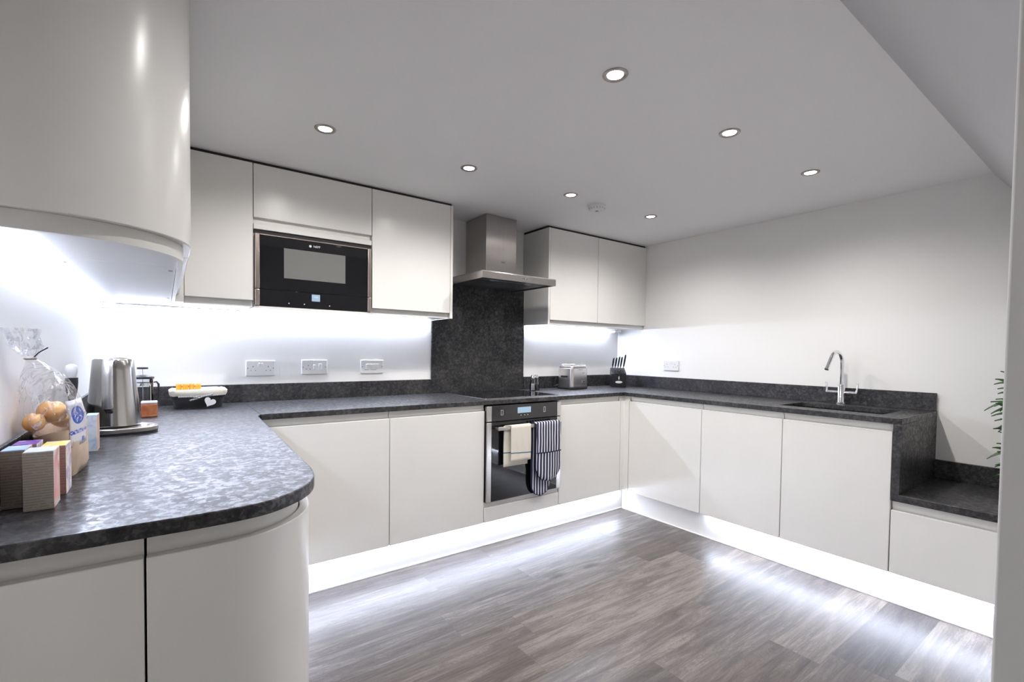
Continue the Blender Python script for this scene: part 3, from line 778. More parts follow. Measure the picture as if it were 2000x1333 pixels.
def towel_mat():
    m, tt, b = nt('cream_towel'); co = objco(tt); sp = N(tt, 'ShaderNodeSeparateXYZ'); tt.links.new(co, sp.inputs[0])
    d = math_n(tt, 'ABSOLUTE', math_n(tt, 'SUBTRACT', math_n(tt, 'ADD', sp.outputs[2], math_n(tt, 'MULTIPLY', sp.outputs[0], 0.06)), 0.701))
    k = math_n(tt, 'LESS_THAN', d, 0.0035)
    mx = N(tt, 'ShaderNodeMix', data_type='RGBA'); tt.links.new(k, mx.inputs['Factor'])
    mx.inputs[6].default_value = (0.72, 0.68, 0.60, 1); mx.inputs[7].default_value = (0.10, 0.17, 0.25, 1)
    tt.links.new(mx.outputs[2], b.inputs['Base Color']); b.inputs['Roughness'].default_value = 0.95
    bump(tt, b, noise(tt, co, 700, 2), 0.4, 0.0005); return m
cl = cloth('tea_towel', towel_mat(), None, drape_outline(1.945, 2.100, 0.530, 0), drape_outline(1.905, 2.09, 0.500, 0), 0.003, 0.004, seed=1)
tag(cl, 'cream tea towel with blue stripe hanging on the oven handle', 'towel')
m_glv = stripes('navy_white_stripe', (0.012, 0.014, 0.05), (0.72, 0.72, 0.78), 0, 0.0225, 0.42)
m_navy = mat('navy_binding', (0.010, 0.012, 0.045), 0.8)
t = thing('double_oven_glove', 'navy and white striped double oven glove on the oven handle', 'oven glove')
rf = drape_outline(2.140, 2.345, 0.375, 0.10, 26); rb = drape_outline(2.125, 2.285, 0.275, 0.10, 26)
cloth('glove', m_glv, t, rf, rb, 0.007, 0.003, thick=0.008, seed=2)
def binding(rows, y):
    z0 = HB[1]
    Lp = [(x0, y, z) for (z, x0, x1) in rows]; Rp = [(x1, y, z) for (z, x0, x1) in reversed(rows)]
    return Lp+Rp
MB().tube(binding(rf, HB[0]-0.014), 0.0045, 8).build('binding', m_navy, t)
MB().tube(binding(rb, HB[0]+0.014), 0.0045, 8).build('binding', m_navy, t)
# pocket of the front mitt and its bound edge
b = MB(); pr = [r for r in rf if r[0] < 0.575]
g0 = [[b.bm.verts.new((x0+(x1-x0)*u/10, HB[0]-0.020-0.012*math.sin(PI*u/10), z)) for u in range(11)] for (z, x0, x1) in pr]
for a_, c_ in zip(g0, g0[1:]):
    for i in range(10): b.bm.faces.new([a_[i], a_[i+1], c_[i+1], c_[i]])
o = b.build('pocket', m_glv, t, smooth=80); md = o.modifiers.new('t', 'SOLIDIFY'); md.thickness = 0.004; md.offset = 0
zt_, xa_, xb_ = pr[0]
MB().tube([(xa_+(xb_-xa_)*u/10, HB[0]-0.021-0.012*math.sin(PI*u/10), zt_) for u in range(11)], 0.004, 8).build('binding', m_navy, t)

# ================================================================== HOB
t = thing('hob', 'black glass induction hob set in the back worktop', 'hob', (1.825, -0.555, WT))
MB().box(0, 0.60, 0, 0.505, 0.0005, 0.0055).build('glass_top', m_glass_blk, t, bevel=0.001)
b = MB(); b.box(-0.0025, 0.6025, -0.003, -0.0002, 0.0004, 0.0052); b.box(-0.0025, -0.0002, -0.0002, 0.505, 0.0004, 0.0052); b.box(0.6002, 0.6025, -0.0002, 0.505, 0.0004, 0.0052)
b.build('frame', m_alu, t)

# ================================================================== SOCKETS
def plate(label, loc, rotz, kind):
    t = thing('wall_socket' if kind != 'four' else 'light_switch', label, 'socket' if kind != 'four' else 'switch', loc, rotz, None)
    MB().box(-0.073, 0.073, -0.009, -0.0005, -0.043, 0.043).build('plate', m_white_pl, t, bevel=0.003, seg=3)
    def holes(cx):
        for (dx, dz, w, h) in ((0, 0.009, 0.003, 0.008), (-0.011, -0.012, 0.006, 0.003), (0.011, -0.012, 0.006, 0.003)):
            MB().box(cx+dx-w/2, cx+dx+w/2, -0.0096, -0.0091, dz-h/2, dz+h/2).build('pin_hole', m_slot, t)
    def rocker(cx, cz, w, h):
        MB().box(cx-w/2, cx+w/2, -0.0125, -0.0091, cz-h/2, cz+h/2).build('rocker', m_white_pl, t, bevel=0.0015)
    if kind == 'double':
        holes(-0.038); holes(0.038); rocker(-0.008, 0.020, 0.011, 0.018); rocker(0.008, 0.020, 0.011, 0.018)
    elif kind == 'cooker':
        holes(-0.036); rocker(-0.002, 0.002, 0.012, 0.024); rocker(0.032, 0.002, 0.017, 0.036)
    else:
        for k in range(4): rocker(-0.033+0.022*k, 0.004, 0.016, 0.028)
        b = MB(); b.box(-0.052, -0.022, -0.0096, -0.0091, -0.021, -0.018); b.box(-0.012, 0.028, -0.0096, -0.0091, -0.021, -0.018); b.build('marking', m_grey_pl, t)
    for s in (-1, 1):
        MB().lathe([(0, 0), (0.003, 0), (0.003, 0.0006), (0, 0.0006)], (s*0.064, -0.0097, 0.0), 12, 'y').build('screw', m_grey_pl, t)
plate('white double wall socket on the back wall nearest the bread basket', (0.676, 0, 1.096), 0, 'double')
plate('white cooker socket with two rocker switches, middle plate on the back wall', (0.964, 0, 1.100), 0, 'cooker')
plate('white four rocker switch plate beside the granite splashback', (1.315, 0, 1.099), 0, 'four')
plate('white double wall socket on the right wall beside the knife block', (XR, -0.588, 1.107), RX, 'double')

# ================================================================== KETTLE
t = thing('kettle', 'brushed steel kettle standing on the peninsula worktop', 'kettle', (0.098, -0.87, WT+0.0275))
prof = [(0.0, 0.0), (0.071, 0.0), (0.0745, 0.004), (0.074, 0.012), (0.070, 0.06), (0.0635, 0.13), (0.0585, 0.19), (0.056, 0.222), (0.054, 0.226), (0.052, 0.226)]
m_ket = mat('polished_steel', (0.50, 0.485, 0.47), 0.17, 1.0)
MB().lathe(prof, seg=64).build('body', m_ket, t)
MB().lathe([(0.0, 0.236), (0.020, 0.2355), (0.042, 0.232), (0.050, 0.228), (0.0515, 0.224), (0.0, 0.224)], seg=48).build('lid', m_steel_h, t)
d2 = Vector((-0.10, -1, 0)).normalized()
def hp(r, z): return (d2.x*r, d2.y*r, z)
def slab_path(path, wdt, thk):
    b = MB(); P = [Vector(p) for p in path]; side = Vector((-d2.y, d2.x, 0)); rings = []
    for i, p in enumerate(P):
        d = (P[min(i+1, len(P)-1)]-P[max(i-1, 0)]).normalized(); n = d.cross(side).normalized()
        rings.append([b.bm.verts.new(p+side*wdt/2*a+n*thk/2*c) for a, c in ((-1, -.5), (-.6, -1), (.6, -1), (1, -.5), (1, .5), (.6, 1), (-.6, 1), (-1, .5))])
    for a, c in zip(rings, rings[1:]):
        for k in range(8): b.bm.faces.new([a[k], a[(k+1) % 8], c[(k+1) % 8], c[k]])
    b.bm.faces.new(rings[0]); b.bm.faces.new(list(reversed(rings[-1]))); return b
slab_path([hp(0.048, 0.222), hp(0.070, 0.224), hp(0.086, 0.219), hp(0.094, 0.205), hp(0.096, 0.17), hp(0.098, 0.12), hp(0.100, 0.075), hp(0.097, 0.066)], 0.028, 0.014).build('handle', mat('satin_steel', (0.66, 0.65, 0.65), 0.34, 1.0), t, bevel=0.002)
slab_path([hp(0.067, 0.050), hp(0.080, 0.055), hp(0.096, 0.066)], 0.020, 0.010).build('handle_mount', m_black, t, bevel=0.002)
b = MB(); sp_ = Vector((-d2.x, -d2.y, 0)); sd_ = Vector((-sp_.y, sp_.x, 0))
V = [tuple(sp_*0.054+sd_*0.020+Vector((0, 0, 0.222))), tuple(sp_*0.054-sd_*0.020+Vector((0, 0, 0.222))), tuple(sp_*0.086+Vector((0, 0, 0.222))), tuple(sp_*0.060+Vector((0, 0, 0.180)))]
b._add(V, [(0, 1, 3), (0, 3, 2), (1, 2, 3), (0, 2, 1)]); b.build('spout', m_steel_v, t)
out = [(0.098*math.cos(a), 0.098*math.sin(a)) for a in [math.radians(-340+k*310/40-10) for k in range(41)]]
pts_ = []
for k in range(48):
    a = 2*PI*k/48; r = 0.094 + 0.034*max(0, math.cos(a+0.35))**6
    pts_.append((r*math.cos(a), r*math.sin(a)))
kz = -0.0275
kb = MB().prism(pts_, kz+0.0062, kz+0.024).build('base', m_steel_h, t, bevel=0.004, seg=3)
MB().prism([(x*0.99, y*0.99) for x, y in pts_], kz+0.0005, kz+0.006).build('foot', m_black, kb)
MB().lathe([(0.066, kz+0.0242), (0.066, kz+0.0271), (0.0, kz+0.0271)], seg=40).build('contact_plate', m_black, kb)
MB().lathe([(0.015, kz+0.0242), (0.015, kz+0.0262), (0.012, kz+0.0268), (0.0, kz+0.0268)], (0.106, -0.036, 0), 28).build('dial', m_chrome, kb)

# ================================================================== CAFETIERE + copper box
t = thing('cafetiere', 'glass cafetiere with dark lid and plunger behind the kettle', 'cafetiere', (0.160, -0.30, WT))
MB().lathe([(0.0, 0.012), (0.037, 0.012), (0.038, 0.016), (0.038, 0.150), (0.0385, 0.152), (0.0365, 0.152), (0.036, 0.018), (0.0, 0.015)], seg=36).build('beaker', m_glass, t)
MB().lathe([(0.0, 0.168), (0.006, 0.172), (0.020, 0.1705), (0.042, 0.164), (0.043, 0.158), (0.041, 0.154), (0.0, 0.154)], seg=36).build('lid', m_black, t)
b = MB(); b.cyl((0, 0, 0.03), 0.0015, 0.168, 10); b.build('plunger_rod', m_chrome, t)
MB().lathe([(0.0, 0.197), (0.020, 0.198), (0.021, 0.202), (0.020, 0.206), (0.0, 0.207)], seg=24).build('plunger_knob', m_black, t)
b = MB(); b.lathe([(0.0390, 0.125), (0.0405, 0.125), (0.0405, 0.137), (0.0390, 0.137)], seg=36, ring=True); b.lathe([(0.0390, 0.0005), (0.0415, 0.0005), (0.0415, 0.014), (0.0390, 0.014)], seg=36, ring=True)
for a in (0.8, 2.4, 3.9, 5.5): b.tube([(0.040*math.cos(a), 0.040*math.sin(a), 0.006), (0.040*math.cos(a), 0.040*math.sin(a), 0.130)], 0.003, 8)
b.build('frame', m_chrome, t)
MB().tube([(0.040, 0.0, 0.138), (0.050, -0.002, 0.140), (0.057, -0.003, 0.130), (0.059, -0.003, 0.100), (0.056, -0.003, 0.070), (0.042, 0.0, 0.055)], [0.003, 0.004, 0.0045, 0.0045, 0.004, 0.003], 10).build('handle', m_black, t)
MB().lathe([(0.0, 0.028), (0.034, 0.028), (0.034, 0.032), (0.0, 0.032)], seg=30).build('strainer', m_chrome, t)
m_wood = patch_card('orange_wood', [(0.30, 0.09, 0.035), (0.42, 0.14, 0.055), (0.50, 0.19, 0.08)], 30)
t = thing('wooden_canister', 'small orange-brown wooden canister with pale lid beside the kettle', 'canister', (0.187, -0.45, WT))
MB().box(-0.029, 0.027, -0.028, 0.028, 0.0005, 0.056).build('body', m_wood, t, bevel=0.003)
MB().box(-0.029, 0.027, -0.028, 0.028, 0.0562, 0.066).build('lid', mat('pale_lid', (0.62, 0.62, 0.66), 0.3), t, bevel=0.003)

# ================================================================== BASKET with liner, jars
t = thing('wicker_basket', 'black woven basket with cream cloth liner and heart tag', 'basket', (0.375, -0.155, WT))
def weave():
    m, tt, b = nt('black_wicker'); co = objco(tt)
    wv = N(tt, 'ShaderNodeTexWave', bands_direction='Z'); wv.inputs['Scale'].default_value = 50; wv.inputs['Distortion'].default_value = 6; wv.inputs['Detail Scale'].default_value = 6
    tt.links.new(co, wv.inputs['Vector'])
    tt.links.new(ramp(tt, wv.outputs['Fac'], [(0.3, (0.002, 0.002, 0.003)), (0.95, (0.02, 0.02, 0.028))]), b.inputs['Base Color'])
    b.inputs['Roughness'].default_value = 0.35; bump(tt, b, wv.outputs['Fac'], 0.9, 0.003); return m
def rrect(hx, hy, r, n=6):
    out = []
    for cx, cy, a0 in ((hx-r, hy-r, 0), (-hx+r, hy-r, 90), (-hx+r, -hy+r, 180), (hx-r, -hy+r, 270)): out += arc(cx, cy, r, a0, a0+90, n)
    return out
def rloft(secs, name, m, parent, capt=False, wob=0):
    b = MB(); rings = []
    for j, (hx, hy, r, z) in enumerate(secs):
        p = rrect(hx, hy, r); rings.append([b.bm.verts.new((x, y, z+wob*math.sin(k*1.7+j))) for k, (x, y) in enumerate(p)])
    for a, c in zip(rings, rings[1:]):
        n = len(a)
        for k in range(n): b.bm.faces.new([a[k], a[(k+1) % n], c[(k+1) % n], c[k]])
    b.bm.faces.new(list(reversed(rings[0])))
    if capt: b.bm.faces.new(rings[-1])
    return b.build(name, m, parent, smooth=60)
rloft([(0.098, 0.060, 0.025, 0.001), (0.102, 0.064, 0.026, 0.02), (0.108, 0.070, 0.027, 0.045), (0.112, 0.074, 0.028, 0.070), (0.108, 0.070, 0.027, 0.070), (0.100, 0.062, 0.025, 0.02), (0.096, 0.058, 0.02, 0.008)], 'body', weave(), t, capt=True)
m_lin = mat('cream_linen', (0.70, 0.66, 0.56), 0.9, bumpy=0.4, bscale=60)
rloft([(0.1145, 0.0765, 0.028, 0.062), (0.120, 0.082, 0.030, 0.075), (0.121, 0.083, 0.030, 0.088), (0.113, 0.075, 0.028, 0.094), (0.104, 0.066, 0.026, 0.088), (0.100, 0.062, 0.024, 0.080), (0.06, 0.03, 0.02, 0.078)], 'liner', m_lin, t, capt=True, wob=0.0016)
m_ging = stripes('gingham_ribbon', (0.02, 0.02, 0.025), (0.75, 0.75, 0.78), 0, 0.005, 0.5)
b = MB(); b.tube([(-0.085, -0.085, 0.060), (0.02, -0.087, 0.060), (0.110, -0.085, 0.066)], 0.0035, 6)
b.tube([(0.015, -0.090, 0.060), (-0.012, -0.094, 0.050), (-0.040, -0.092, 0.042)], 0.004, 6); b.tube([(0.015, -0.090, 0.060), (0.04, -0.094, 0.066), (0.055, -0.092, 0.071)], 0.004, 6)
b.tube([(0.015, -0.090, 0.060), (0.0, -0.098, 0.055), (-0.024, -0.096, 0.056), (0.0, -0.095, 0.062), (0.015, -0.090, 0.060)], 0.0035, 6)
b.build('ribbon', m_ging, t)
hp_ = []
for k in range(36):
    a = 2*PI*k/36; hx_ = 16*math.sin(a)**3; hz_ = 13*math.cos(a)-5*math.cos(2*a)-2*math.cos(3*a)-math.cos(4*a); hp_.append((hx_*0.00155, hz_*0.00155))
b = MB(); n = len(hp_)
b._add([(x, -0.100, z) for x, z in hp_]+[(x, -0.094, z) for x, z in hp_], [tuple(range(n)), tuple(range(2*n-1, n-1, -1))]+[(i, n+i, n+(i+1) % n, (i+1) % n) for i in range(n)])
o = b.build('heart_tag', mat('white_painted_wood', (0.72, 0.72, 0.74), 0.5), t, bevel=0.001); o.location = (0.042, 0.0, 0.032); o.rotation_euler = (0, 0.45, 0)
m_orange = mat('orange_preserve', (0.80, 0.30, 0.02), 0.25)
t = thing('preserve_jar', 'x', 'jar', (0, 0, 0), 0, 'little orange preserve jars in the basket')
MB().lathe([(0.0, 0.0), (0.0110, 0.0), (0.0122, 0.002), (0.0122, 0.027), (0.011, 0.030), (0.0, 0.030)], seg=20).build('glass', m_orange, t)
MB().lathe([(0.0118, 0.0302), (0.0118, 0.036), (0.011, 0.037), (0.0, 0.037)], seg=20).build('lid', mat('jar_lid', (0.75, 0.42, 0.12), 0.3), t)
for i, (dx, dy) in enumerate(((-0.080, -0.026), (-0.054, -0.030), (-0.028, -0.024), (-0.002, -0.028))):
    o = t if i == 0 else copy_tree(t, (0, 0, 0))
    o.location = (0.375+dx, -0.155+dy, WT+0.084)
    o['label'] = ['orange preserve jar at the kettle end of the basket', 'second orange preserve jar from the kettle end of the basket', 'third orange preserve jar from the kettle end of the basket', 'orange preserve jar nearest the green packet'][i]
m_grn = mat('mint_wrapper', (0.12, 0.50, 0.38), 0.3)
b = MB()
b._add([(-0.022, -0.012, 0), (0.022, -0.010, 0), (0.020, 0.012, 0), (-0.020, 0.010, 0), (-0.015, -0.006, 0.010), (0.006, -0.007, 0.013), (0.012, 0.004, 0.012), (-0.010, 0.006, 0.008), (0.030, -0.004, 0.012)],
       [(3, 2, 1, 0), (0, 1, 5, 4), (1, 8, 6, 5), (1, 2, 8), (2, 6, 8), (2, 3, 7, 6), (3, 0, 4, 7), (4, 5, 6, 7)])
o = b.build('sweet_packet', m_grn, smooth=0); o.location = (0.418, -0.175, WT+0.0812); tag(o, 'mint green wrapped packet lying in the basket liner', 'packet')

# ================================================================== TEA BOXES
def carton(name, x0, x1, y0, y1, h, front, side, top, label, rz=0, grp='small printed tea cartons'):
    cx, cy = (x0+x1)/2, (y0+y1)/2
    t = thing(name, label, 'carton', (cx, cy, WT), rz, grp)
    hx_, hy_ = (x1-x0)/2, (y1-y0)/2
    MB().box(-hx_, hx_, -hy_, hy_, 0.0005, h, mats=[0, 2, 0, 1, 0, 1]).build('body', [front, side, top], t, bevel=0.0006)
    MB().box(-hx_*0.96, hx_*0.96, -hy_*0.97, hy_*0.3, h+0.0001, h+0.0007).build('lid_flap', top, t)
    return t
c_beige = text_card('tea_card_beige', (0.50, 0.45, 0.38), (0.14, 0.12, 0.10), 210)
c_beige2 = text_card('tea_card_brown', (0.36, 0.30, 0.25), (0.10, 0.08, 0.07), 190)
c_pink = text_card('tea_card_pink', (0.50, 0.30, 0.26), (0.18, 0.10, 0.10), 200)
c_white = patch_card('tea_side_white', [(0.75, 0.72, 0.66), (0.70, 0.68, 0.6), (0.75, 0.25, 0.2), (0.25, 0.5, 0.2)], 14)
c_multi = patch_card('tea_side_multi', [(0.75, 0.70, 0.75), (0.35, 0.28, 0.5), (0.85, 0.8, 0.8), (0.85, 0.5, 0.15)], 40)
c_topw = patch_card('tea_top_white', [(0.72, 0.76, 0.82), (0.66, 0.72, 0.80), (0.4, 0.55, 0.75)], 50)
c_topb = patch_card('tea_top_blue', [(0.25, 0.42, 0.80), (0.30, 0.50, 0.85), (0.70, 0.78, 0.88)], 30)
c_topy = patch_card('tea_top_yellow', [(0.85, 0.62, 0.05), (0.9, 0.7, 0.12), (0.75, 0.75, 0.78)], 32)
c_topp = patch_card('tea_top_purple', [(0.05, 0.05, 0.35), (0.22, 0.06, 0.45), (0.65, 0.6, 0.75)], 40)
c_topc = patch_card('tea_top_cyan', [(0.25, 0.55, 0.70), (0.4, 0.65, 0.75)], 30)
c_org = patch_card('tea_side_orange', [(0.75, 0.72, 0.68), (0.70, 0.35, 0.2), (0.3, 0.4, 0.65)], 35)
carton('tea_carton', 0.0355, 0.0760, -1.812, -1.752, 0.106, c_beige, c_white, c_topw, 'pale printed tea carton standing foremost on the peninsula worktop')
carton('tea_carton', 0.0010, 0.0330, -1.775, -1.715, 0.106, c_beige2, c_white, c_topb, 'tea carton with light blue top against the left wall')
carton('tea_carton', 0.0430, 0.0800, -1.712, -1.645, 0.099, c_pink, c_multi, c_topy, 'tea carton with yellow top behind the foremost pale carton')
carton('tea_carton', 0.0015, 0.0370, -1.700, -1.640, 0.104, c_beige2, c_multi, c_topp, 'tea carton with purple top between bread bag and blue-topped carton')
carton('tea_carton', 0.0600, 0.0850, -1.225, -1.165, 0.103, c_topw, c_org, c_topc, 'tea carton with pale cyan top behind the bread bag by the kettle')

# ================================================================== BREAD BAG + ROLLS
def bagr(a, j): return 1 + 0.05*math.sin(3*a+j*1.3) + 0.03*math.sin(7*a+j*2.1)
t = thing('bread_bag', 'clear plastic bread bag with paper base and knotted top', 'bag', (0, 0, WT))
zc_ = lambda base: (lambda a: base + 0.028*math.sin(a))
def zpap(a): return 0.108+0.010*math.cos(a)+0.004*math.sin(3*a)
m_paper = mat('tan_paper', (0.56, 0.43, 0.32), 0.55, bumpy=0.6, bscale=35, var=0.10)
pap = [(0.046, -1.455, 0.001, 0.034, 0.120), (0.047, -1.45, 0.02, 0.038, 0.145), (0.046, -1.45, 0.05, 0.040, 0.152), (0.045, -1.455, 0.075, 0.041, 0.155), (0.042, -1.46, zpap, 0.042, 0.155)]
MB().loft(pap, 40, capt=False, fn=bagr).build('paper_base', m_paper, t, smooth=70)
flm = [(0.042, -1.46, zpap, 0.0425, 0.156), (0.038, -1.485, 0.140, 0.0455, 0.170), (0.036, -1.51, 0.170, 0.0450, 0.165), (0.033, -1.545, 0.205, 0.040, 0.135), (0.030, -1.585, 0.235, 0.030, 0.095), (0.026, -1.625, 0.257, 0.016, 0.040), (0.022, -1.65, 0.270, 0.007, 0.010)]
MB().loft(flm, 40, capb=False, capt=False, fn=bagr).build('film', m_film, t, smooth=70)
m_filmd = film()
ruf = [(0.022, -1.65, 0.270, 0.007, 0.010), (0.021, -1.655, 0.280, 0.012, 0.018), (0.019, -1.665, 0.295, 0.020, 0.040), (0.017, -1.672, 0.312, 0.019, 0.038), (0.014, -1.68, 0.330, 0.023, 0.040)]
MB().loft(ruf, 40, capb=False, capt=False, fn=lambda a, j: 1+0.35*math.sin(6*a+j)*(j > 0)).build('ruffled_top', m_film, t, smooth=80)
MB().lathe([(0.008, 0.268), (0.011, 0.271), (0.008, 0.274)], (0.022, -1.652, 0), 16).build('tie', mat('wire_tie', (0.35, 0.30, 0.25), 0.5), t)
MB().tube([(0.027, -1.655, 0.272), (0.036, -1.66, 0.283), (0.050, -1.665, 0.293)], 0.0012, 6).build('tie_end', m_navy, t)
# printed label on the bag
def bag_label():
    m, tt, b = nt('printed_label'); uv = N(tt, 'ShaderNodeTexCoord').outputs['UV']; sp = N(tt, 'ShaderNodeSeparateXYZ'); tt.links.new(uv, sp.inputs[0])
    dx = math_n(tt, 'DIVIDE', math_n(tt, 'SUBTRACT', sp.outputs[0], 0.48), 0.36); dy = math_n(tt, 'DIVIDE', math_n(tt, 'SUBTRACT', sp.outputs[1], 0.66), 0.20)
    dd = math_n(tt, 'ADD', math_n(tt, 'MULTIPLY', dx, dx), math_n(tt, 'MULTIPLY', dy, dy))
    el = math_n(tt, 'LESS_THAN', dd, 1.0)
    scr = math_n(tt, 'GREATER_THAN', noise(tt, uv, 9, 3, 0.6, 1.5), 0.56)
    inn = math_n(tt, 'MULTIPLY', math_n(tt, 'LESS_THAN', dd, 0.62), scr)
    k = math_n(tt, 'SUBTRACT', el, inn)
    ln = math_n(tt, 'MULTIPLY', math_n(tt, 'LESS_THAN', math_n(tt, 'ABSOLUTE', math_n(tt, 'SUBTRACT', sp.outputs[1], 0.30)), 0.045), math_n(tt, 'GREATER_THAN', noise(tt, uv, 16, 1), 0.48))
    sq = math_n(tt, 'MULTIPLY', math_n(tt, 'LESS_THAN', math_n(tt, 'ABSOLUTE', math_n(tt, 'SUBTRACT', sp.outputs[1], 0.10)), 0.05), math_n(tt, 'LESS_THAN', math_n(tt, 'ABSOLUTE', math_n(tt, 'SUBTRACT', sp.outputs[0], 0.72)), 0.08))
    k = math_n(tt, 'MAXIMUM', k, math_n(tt, 'MAXIMUM', ln, sq))
    mx = N(tt, 'ShaderNodeMix', data_type='RGBA'); tt.links.new(k, mx.inputs['Factor'])
    mx.inputs[6].default_value = (0.72, 0.70, 0.74, 1); mx.inputs[7].default_value = (0.03, 0.09, 0.55, 1)
    tt.links.new(mx.outputs[2], b.inputs['Base Color']); b.inputs['Roughness'].default_value = 0.3; return m
b = MB(); uvl = b.bm.loops.layers.uv.new('uv'); g = []
A0, A1 = math.radians(-52), math.radians(-8)
for j in range(9):
    z = 0.072+0.105*j/8
    if z < 0.15: cx, cy, rx, ry = 0.0445, -1.457, 0.0432, 0.162
    else: f = (z-0.15)/0.03; cx, cy, rx, ry = 0.0435-0.002*f, -1.47-0.02*f, 0.0425-0.002*f, 0.158-0.012*f
    g.append([b.bm.verts.new((cx+rx*math.cos(A0+(A1-A0)*i/10), cy+ry*math.sin(A0+(A1-A0)*i/10), z)) for i in range(11)])
for j in range(8):
    for i in range(10):
        f = b.bm.faces.new([g[j][i], g[j][i+1], g[j+1][i+1], g[j+1][i]])
        for lp, (u, v_) in zip(f.loops, ((i, j), (i+1, j), (i+1, j+1), (i, j+1))): lp[uvl].uv = (u/10, v_/8)
o = b.build('printed_label', bag_label(), t, smooth=80); md = o.modifiers.new('t', 'SOLIDIFY'); md.thickness = 0.0006

def roll(x, y, z, rx, ry, rz, rot, label):
    b = MB(); seg = 28; rings = []
    m, tt, bs = nt('bread_crust'); co = objco(tt)
    f = noise(tt, co, 26, 4, 0.6)
    tt.links.new(ramp(tt, f, [(0.3, (0.42, 0.17, 0.03)), (0.55, (0.66, 0.34, 0.08)), (0.75, (0.78, 0.50, 0.18))]), bs.inputs['Base Color']); bs.inputs['Roughness'].default_value = 0.45
    for j in range(15):
        th = PI*j/14; r = math.sin(th); zz = -math.cos(th)
        rings.append([(r*math.cos(2*PI*k/seg), r*math.sin(2*PI*k/seg), zz) for k in range(seg)])
    V = []
    for rg in rings:
        for (px, py, pz) in rg:
            k = 1-0.16*math.exp(-(px/0.22)**2)*(1 if pz > 0 else 0)*max(0, pz)
            V.append((px*rx*k, py*ry, (pz*rz)*(k if pz > 0 else 0.9)))
    Fs = [(j*seg+k, j*seg+(k+1) % seg, (j+1)*seg+(k+1) % seg, (j+1)*seg+k) for j in range(14) for k in range(seg)]
    b._add(V, Fs); bmesh.ops.remove_doubles(b.bm, verts=b.bm.verts, dist=1e-6)
    o = b.build('bread_roll', m, smooth=180); o.location = (x, y, z); o.rotation_euler = rot
    return tag(o, label, 'bread', 'bread rolls inside the bag')
roll(0.016, -1.588, 1.043, 0.0185, 0.030, 0.021, (0, 0.2, 0.1), 'golden bread roll lying lower against the wall in the bag')
roll(0.038, -1.545, 1.060, 0.026, 0.046, 0.025, (0.1, 0.1, 0.25), 'larger golden bread roll lying higher in the clear bag')
roll(0.045, -1.450, 1.035, 0.026, 0.040, 0.024, (0.0, 0.1, 0.0), 'golden bread roll half hidden by the printed label in the bag')

# slim grinder behind the bag
t = thing('pepper_grinder', 'slim black grinder with domed white top behind the bread bag', 'grinder', (0.022, -1.13, WT))
MB().lathe([(0.0, 0.001), (0.014, 0.001), (0.015, 0.006), (0.013, 0.02), (0.007, 0.07), (0.006, 0.12), (0.008, 0.145), (0.0125, 0.165), (0.0145, 0.19), (0.0145, 0.205), (0.0, 0.205)], seg=28).build('body', m_black, t)
MB().lathe([(0.010, 0.2052), (0.0125, 0.215), (0.014, 0.222), (0.0145, 0.232), (0.012, 0.240), (0.006, 0.244), (0.0, 0.245)], seg=28).build('top', m_white_pl, t)

# ================================================================== SALT + PEPPER
def shaker(x, y, fill, label):
    t = thing('salt_shaker' if 'salt' in label else 'pepper_shaker', label, 'shaker', (x, y, WT), 0, None)
    MB().lathe([(0.0, 0.0005), (0.023, 0.0005), (0.024, 0.004), (0.023, 0.040), (0.019, 0.070), (0.0145, 0.092), (0.013, 0.092), (0.0175, 0.070), (0.0205, 0.040), (0.0205, 0.006), (0.0, 0.005)], seg=28).build('glass', m_glass, t)
    MB().lathe([(0.0, 0.0065), (0.0195, 0.0065), (0.0195, 0.040), (0.018, 0.055), (0.0, 0.056)], seg=24).build('filling', fill, t)
    MB().lathe([(0.0155, 0.0922), (0.0165, 0.096), (0.0165, 0.112), (0.012, 0.120), (0.0, 0.122)], seg=24).build('cap', m_chrome, t)
shaker(2.497, -0.185, mat('salt', (0.8, 0.8, 0.8), 0.9), 'glass salt shaker with chrome cap beside the hob')
shaker(2.560, -0.150, mat('peppercorns', (0.07, 0.03, 0.03), 0.7, bumpy=0.8, bscale=250), 'glass pepper shaker with chrome cap, the darker one beside the hob')

# ================================================================== TOASTER
t = thing('toaster', 'brushed steel toaster in the back right corner area', 'toaster', (2.945, -0.150, WT), 0.12)
def rbox(hx, hy, r, z0, z1, name, m, bev=0.004, tp=1.0):
    pts = rrect(hx, hy, r, 8); n = len(pts); b = MB()
    b._add([(x, y, z0) for x, y in pts]+[(x*tp, y*tp, z1) for x, y in pts], [tuple(range(n-1, -1, -1)), tuple(range(n, 2*n))]+[(i, (i+1) % n, n+(i+1) % n, n+i) for i in range(n)])
    return b.build(name, m, t, bevel=bev)
rbox(0.108, 0.083, 0.03, 0.001, 0.016, 'base', m_black)
rbox(0.107, 0.082, 0.03, 0.0165, 0.172, 'body', m_steel_v, tp=0.96)
rbox(0.101, 0.076, 0.028, 0.1725, 0.190, 'top_cover', m_steel_h, tp=0.94)
for x in (-0.048, 0.048):
    MB().box(x-0.037, x+0.037, -0.050, 0.055, 0.1905, 0.194).build('slot', m_slot, t)
    b = MB(); b.tube([(x-0.040, -0.055, 0.1955), (x+0.040, -0.055, 0.1955), (x+0.040, 0.058, 0.1955), (x-0.040, 0.058, 0.1955), (x-0.040, -0.055, 0.1955)], 0.003, 8)
    b.build('slot_rim', m_chrome, t)
MB().box(-0.020, 0.020, -0.0855, -0.0815, 0.155, 0.158).build('crumb_lip', m_grey_pl, t)
MB().box(0.010, 0.062, -0.0835, -0.0808, 0.045, 0.070).build('control_panel', mat('toaster_panel', (0.30, 0.27, 0.25), 0.3, 0.6), t, bevel=0.0008)
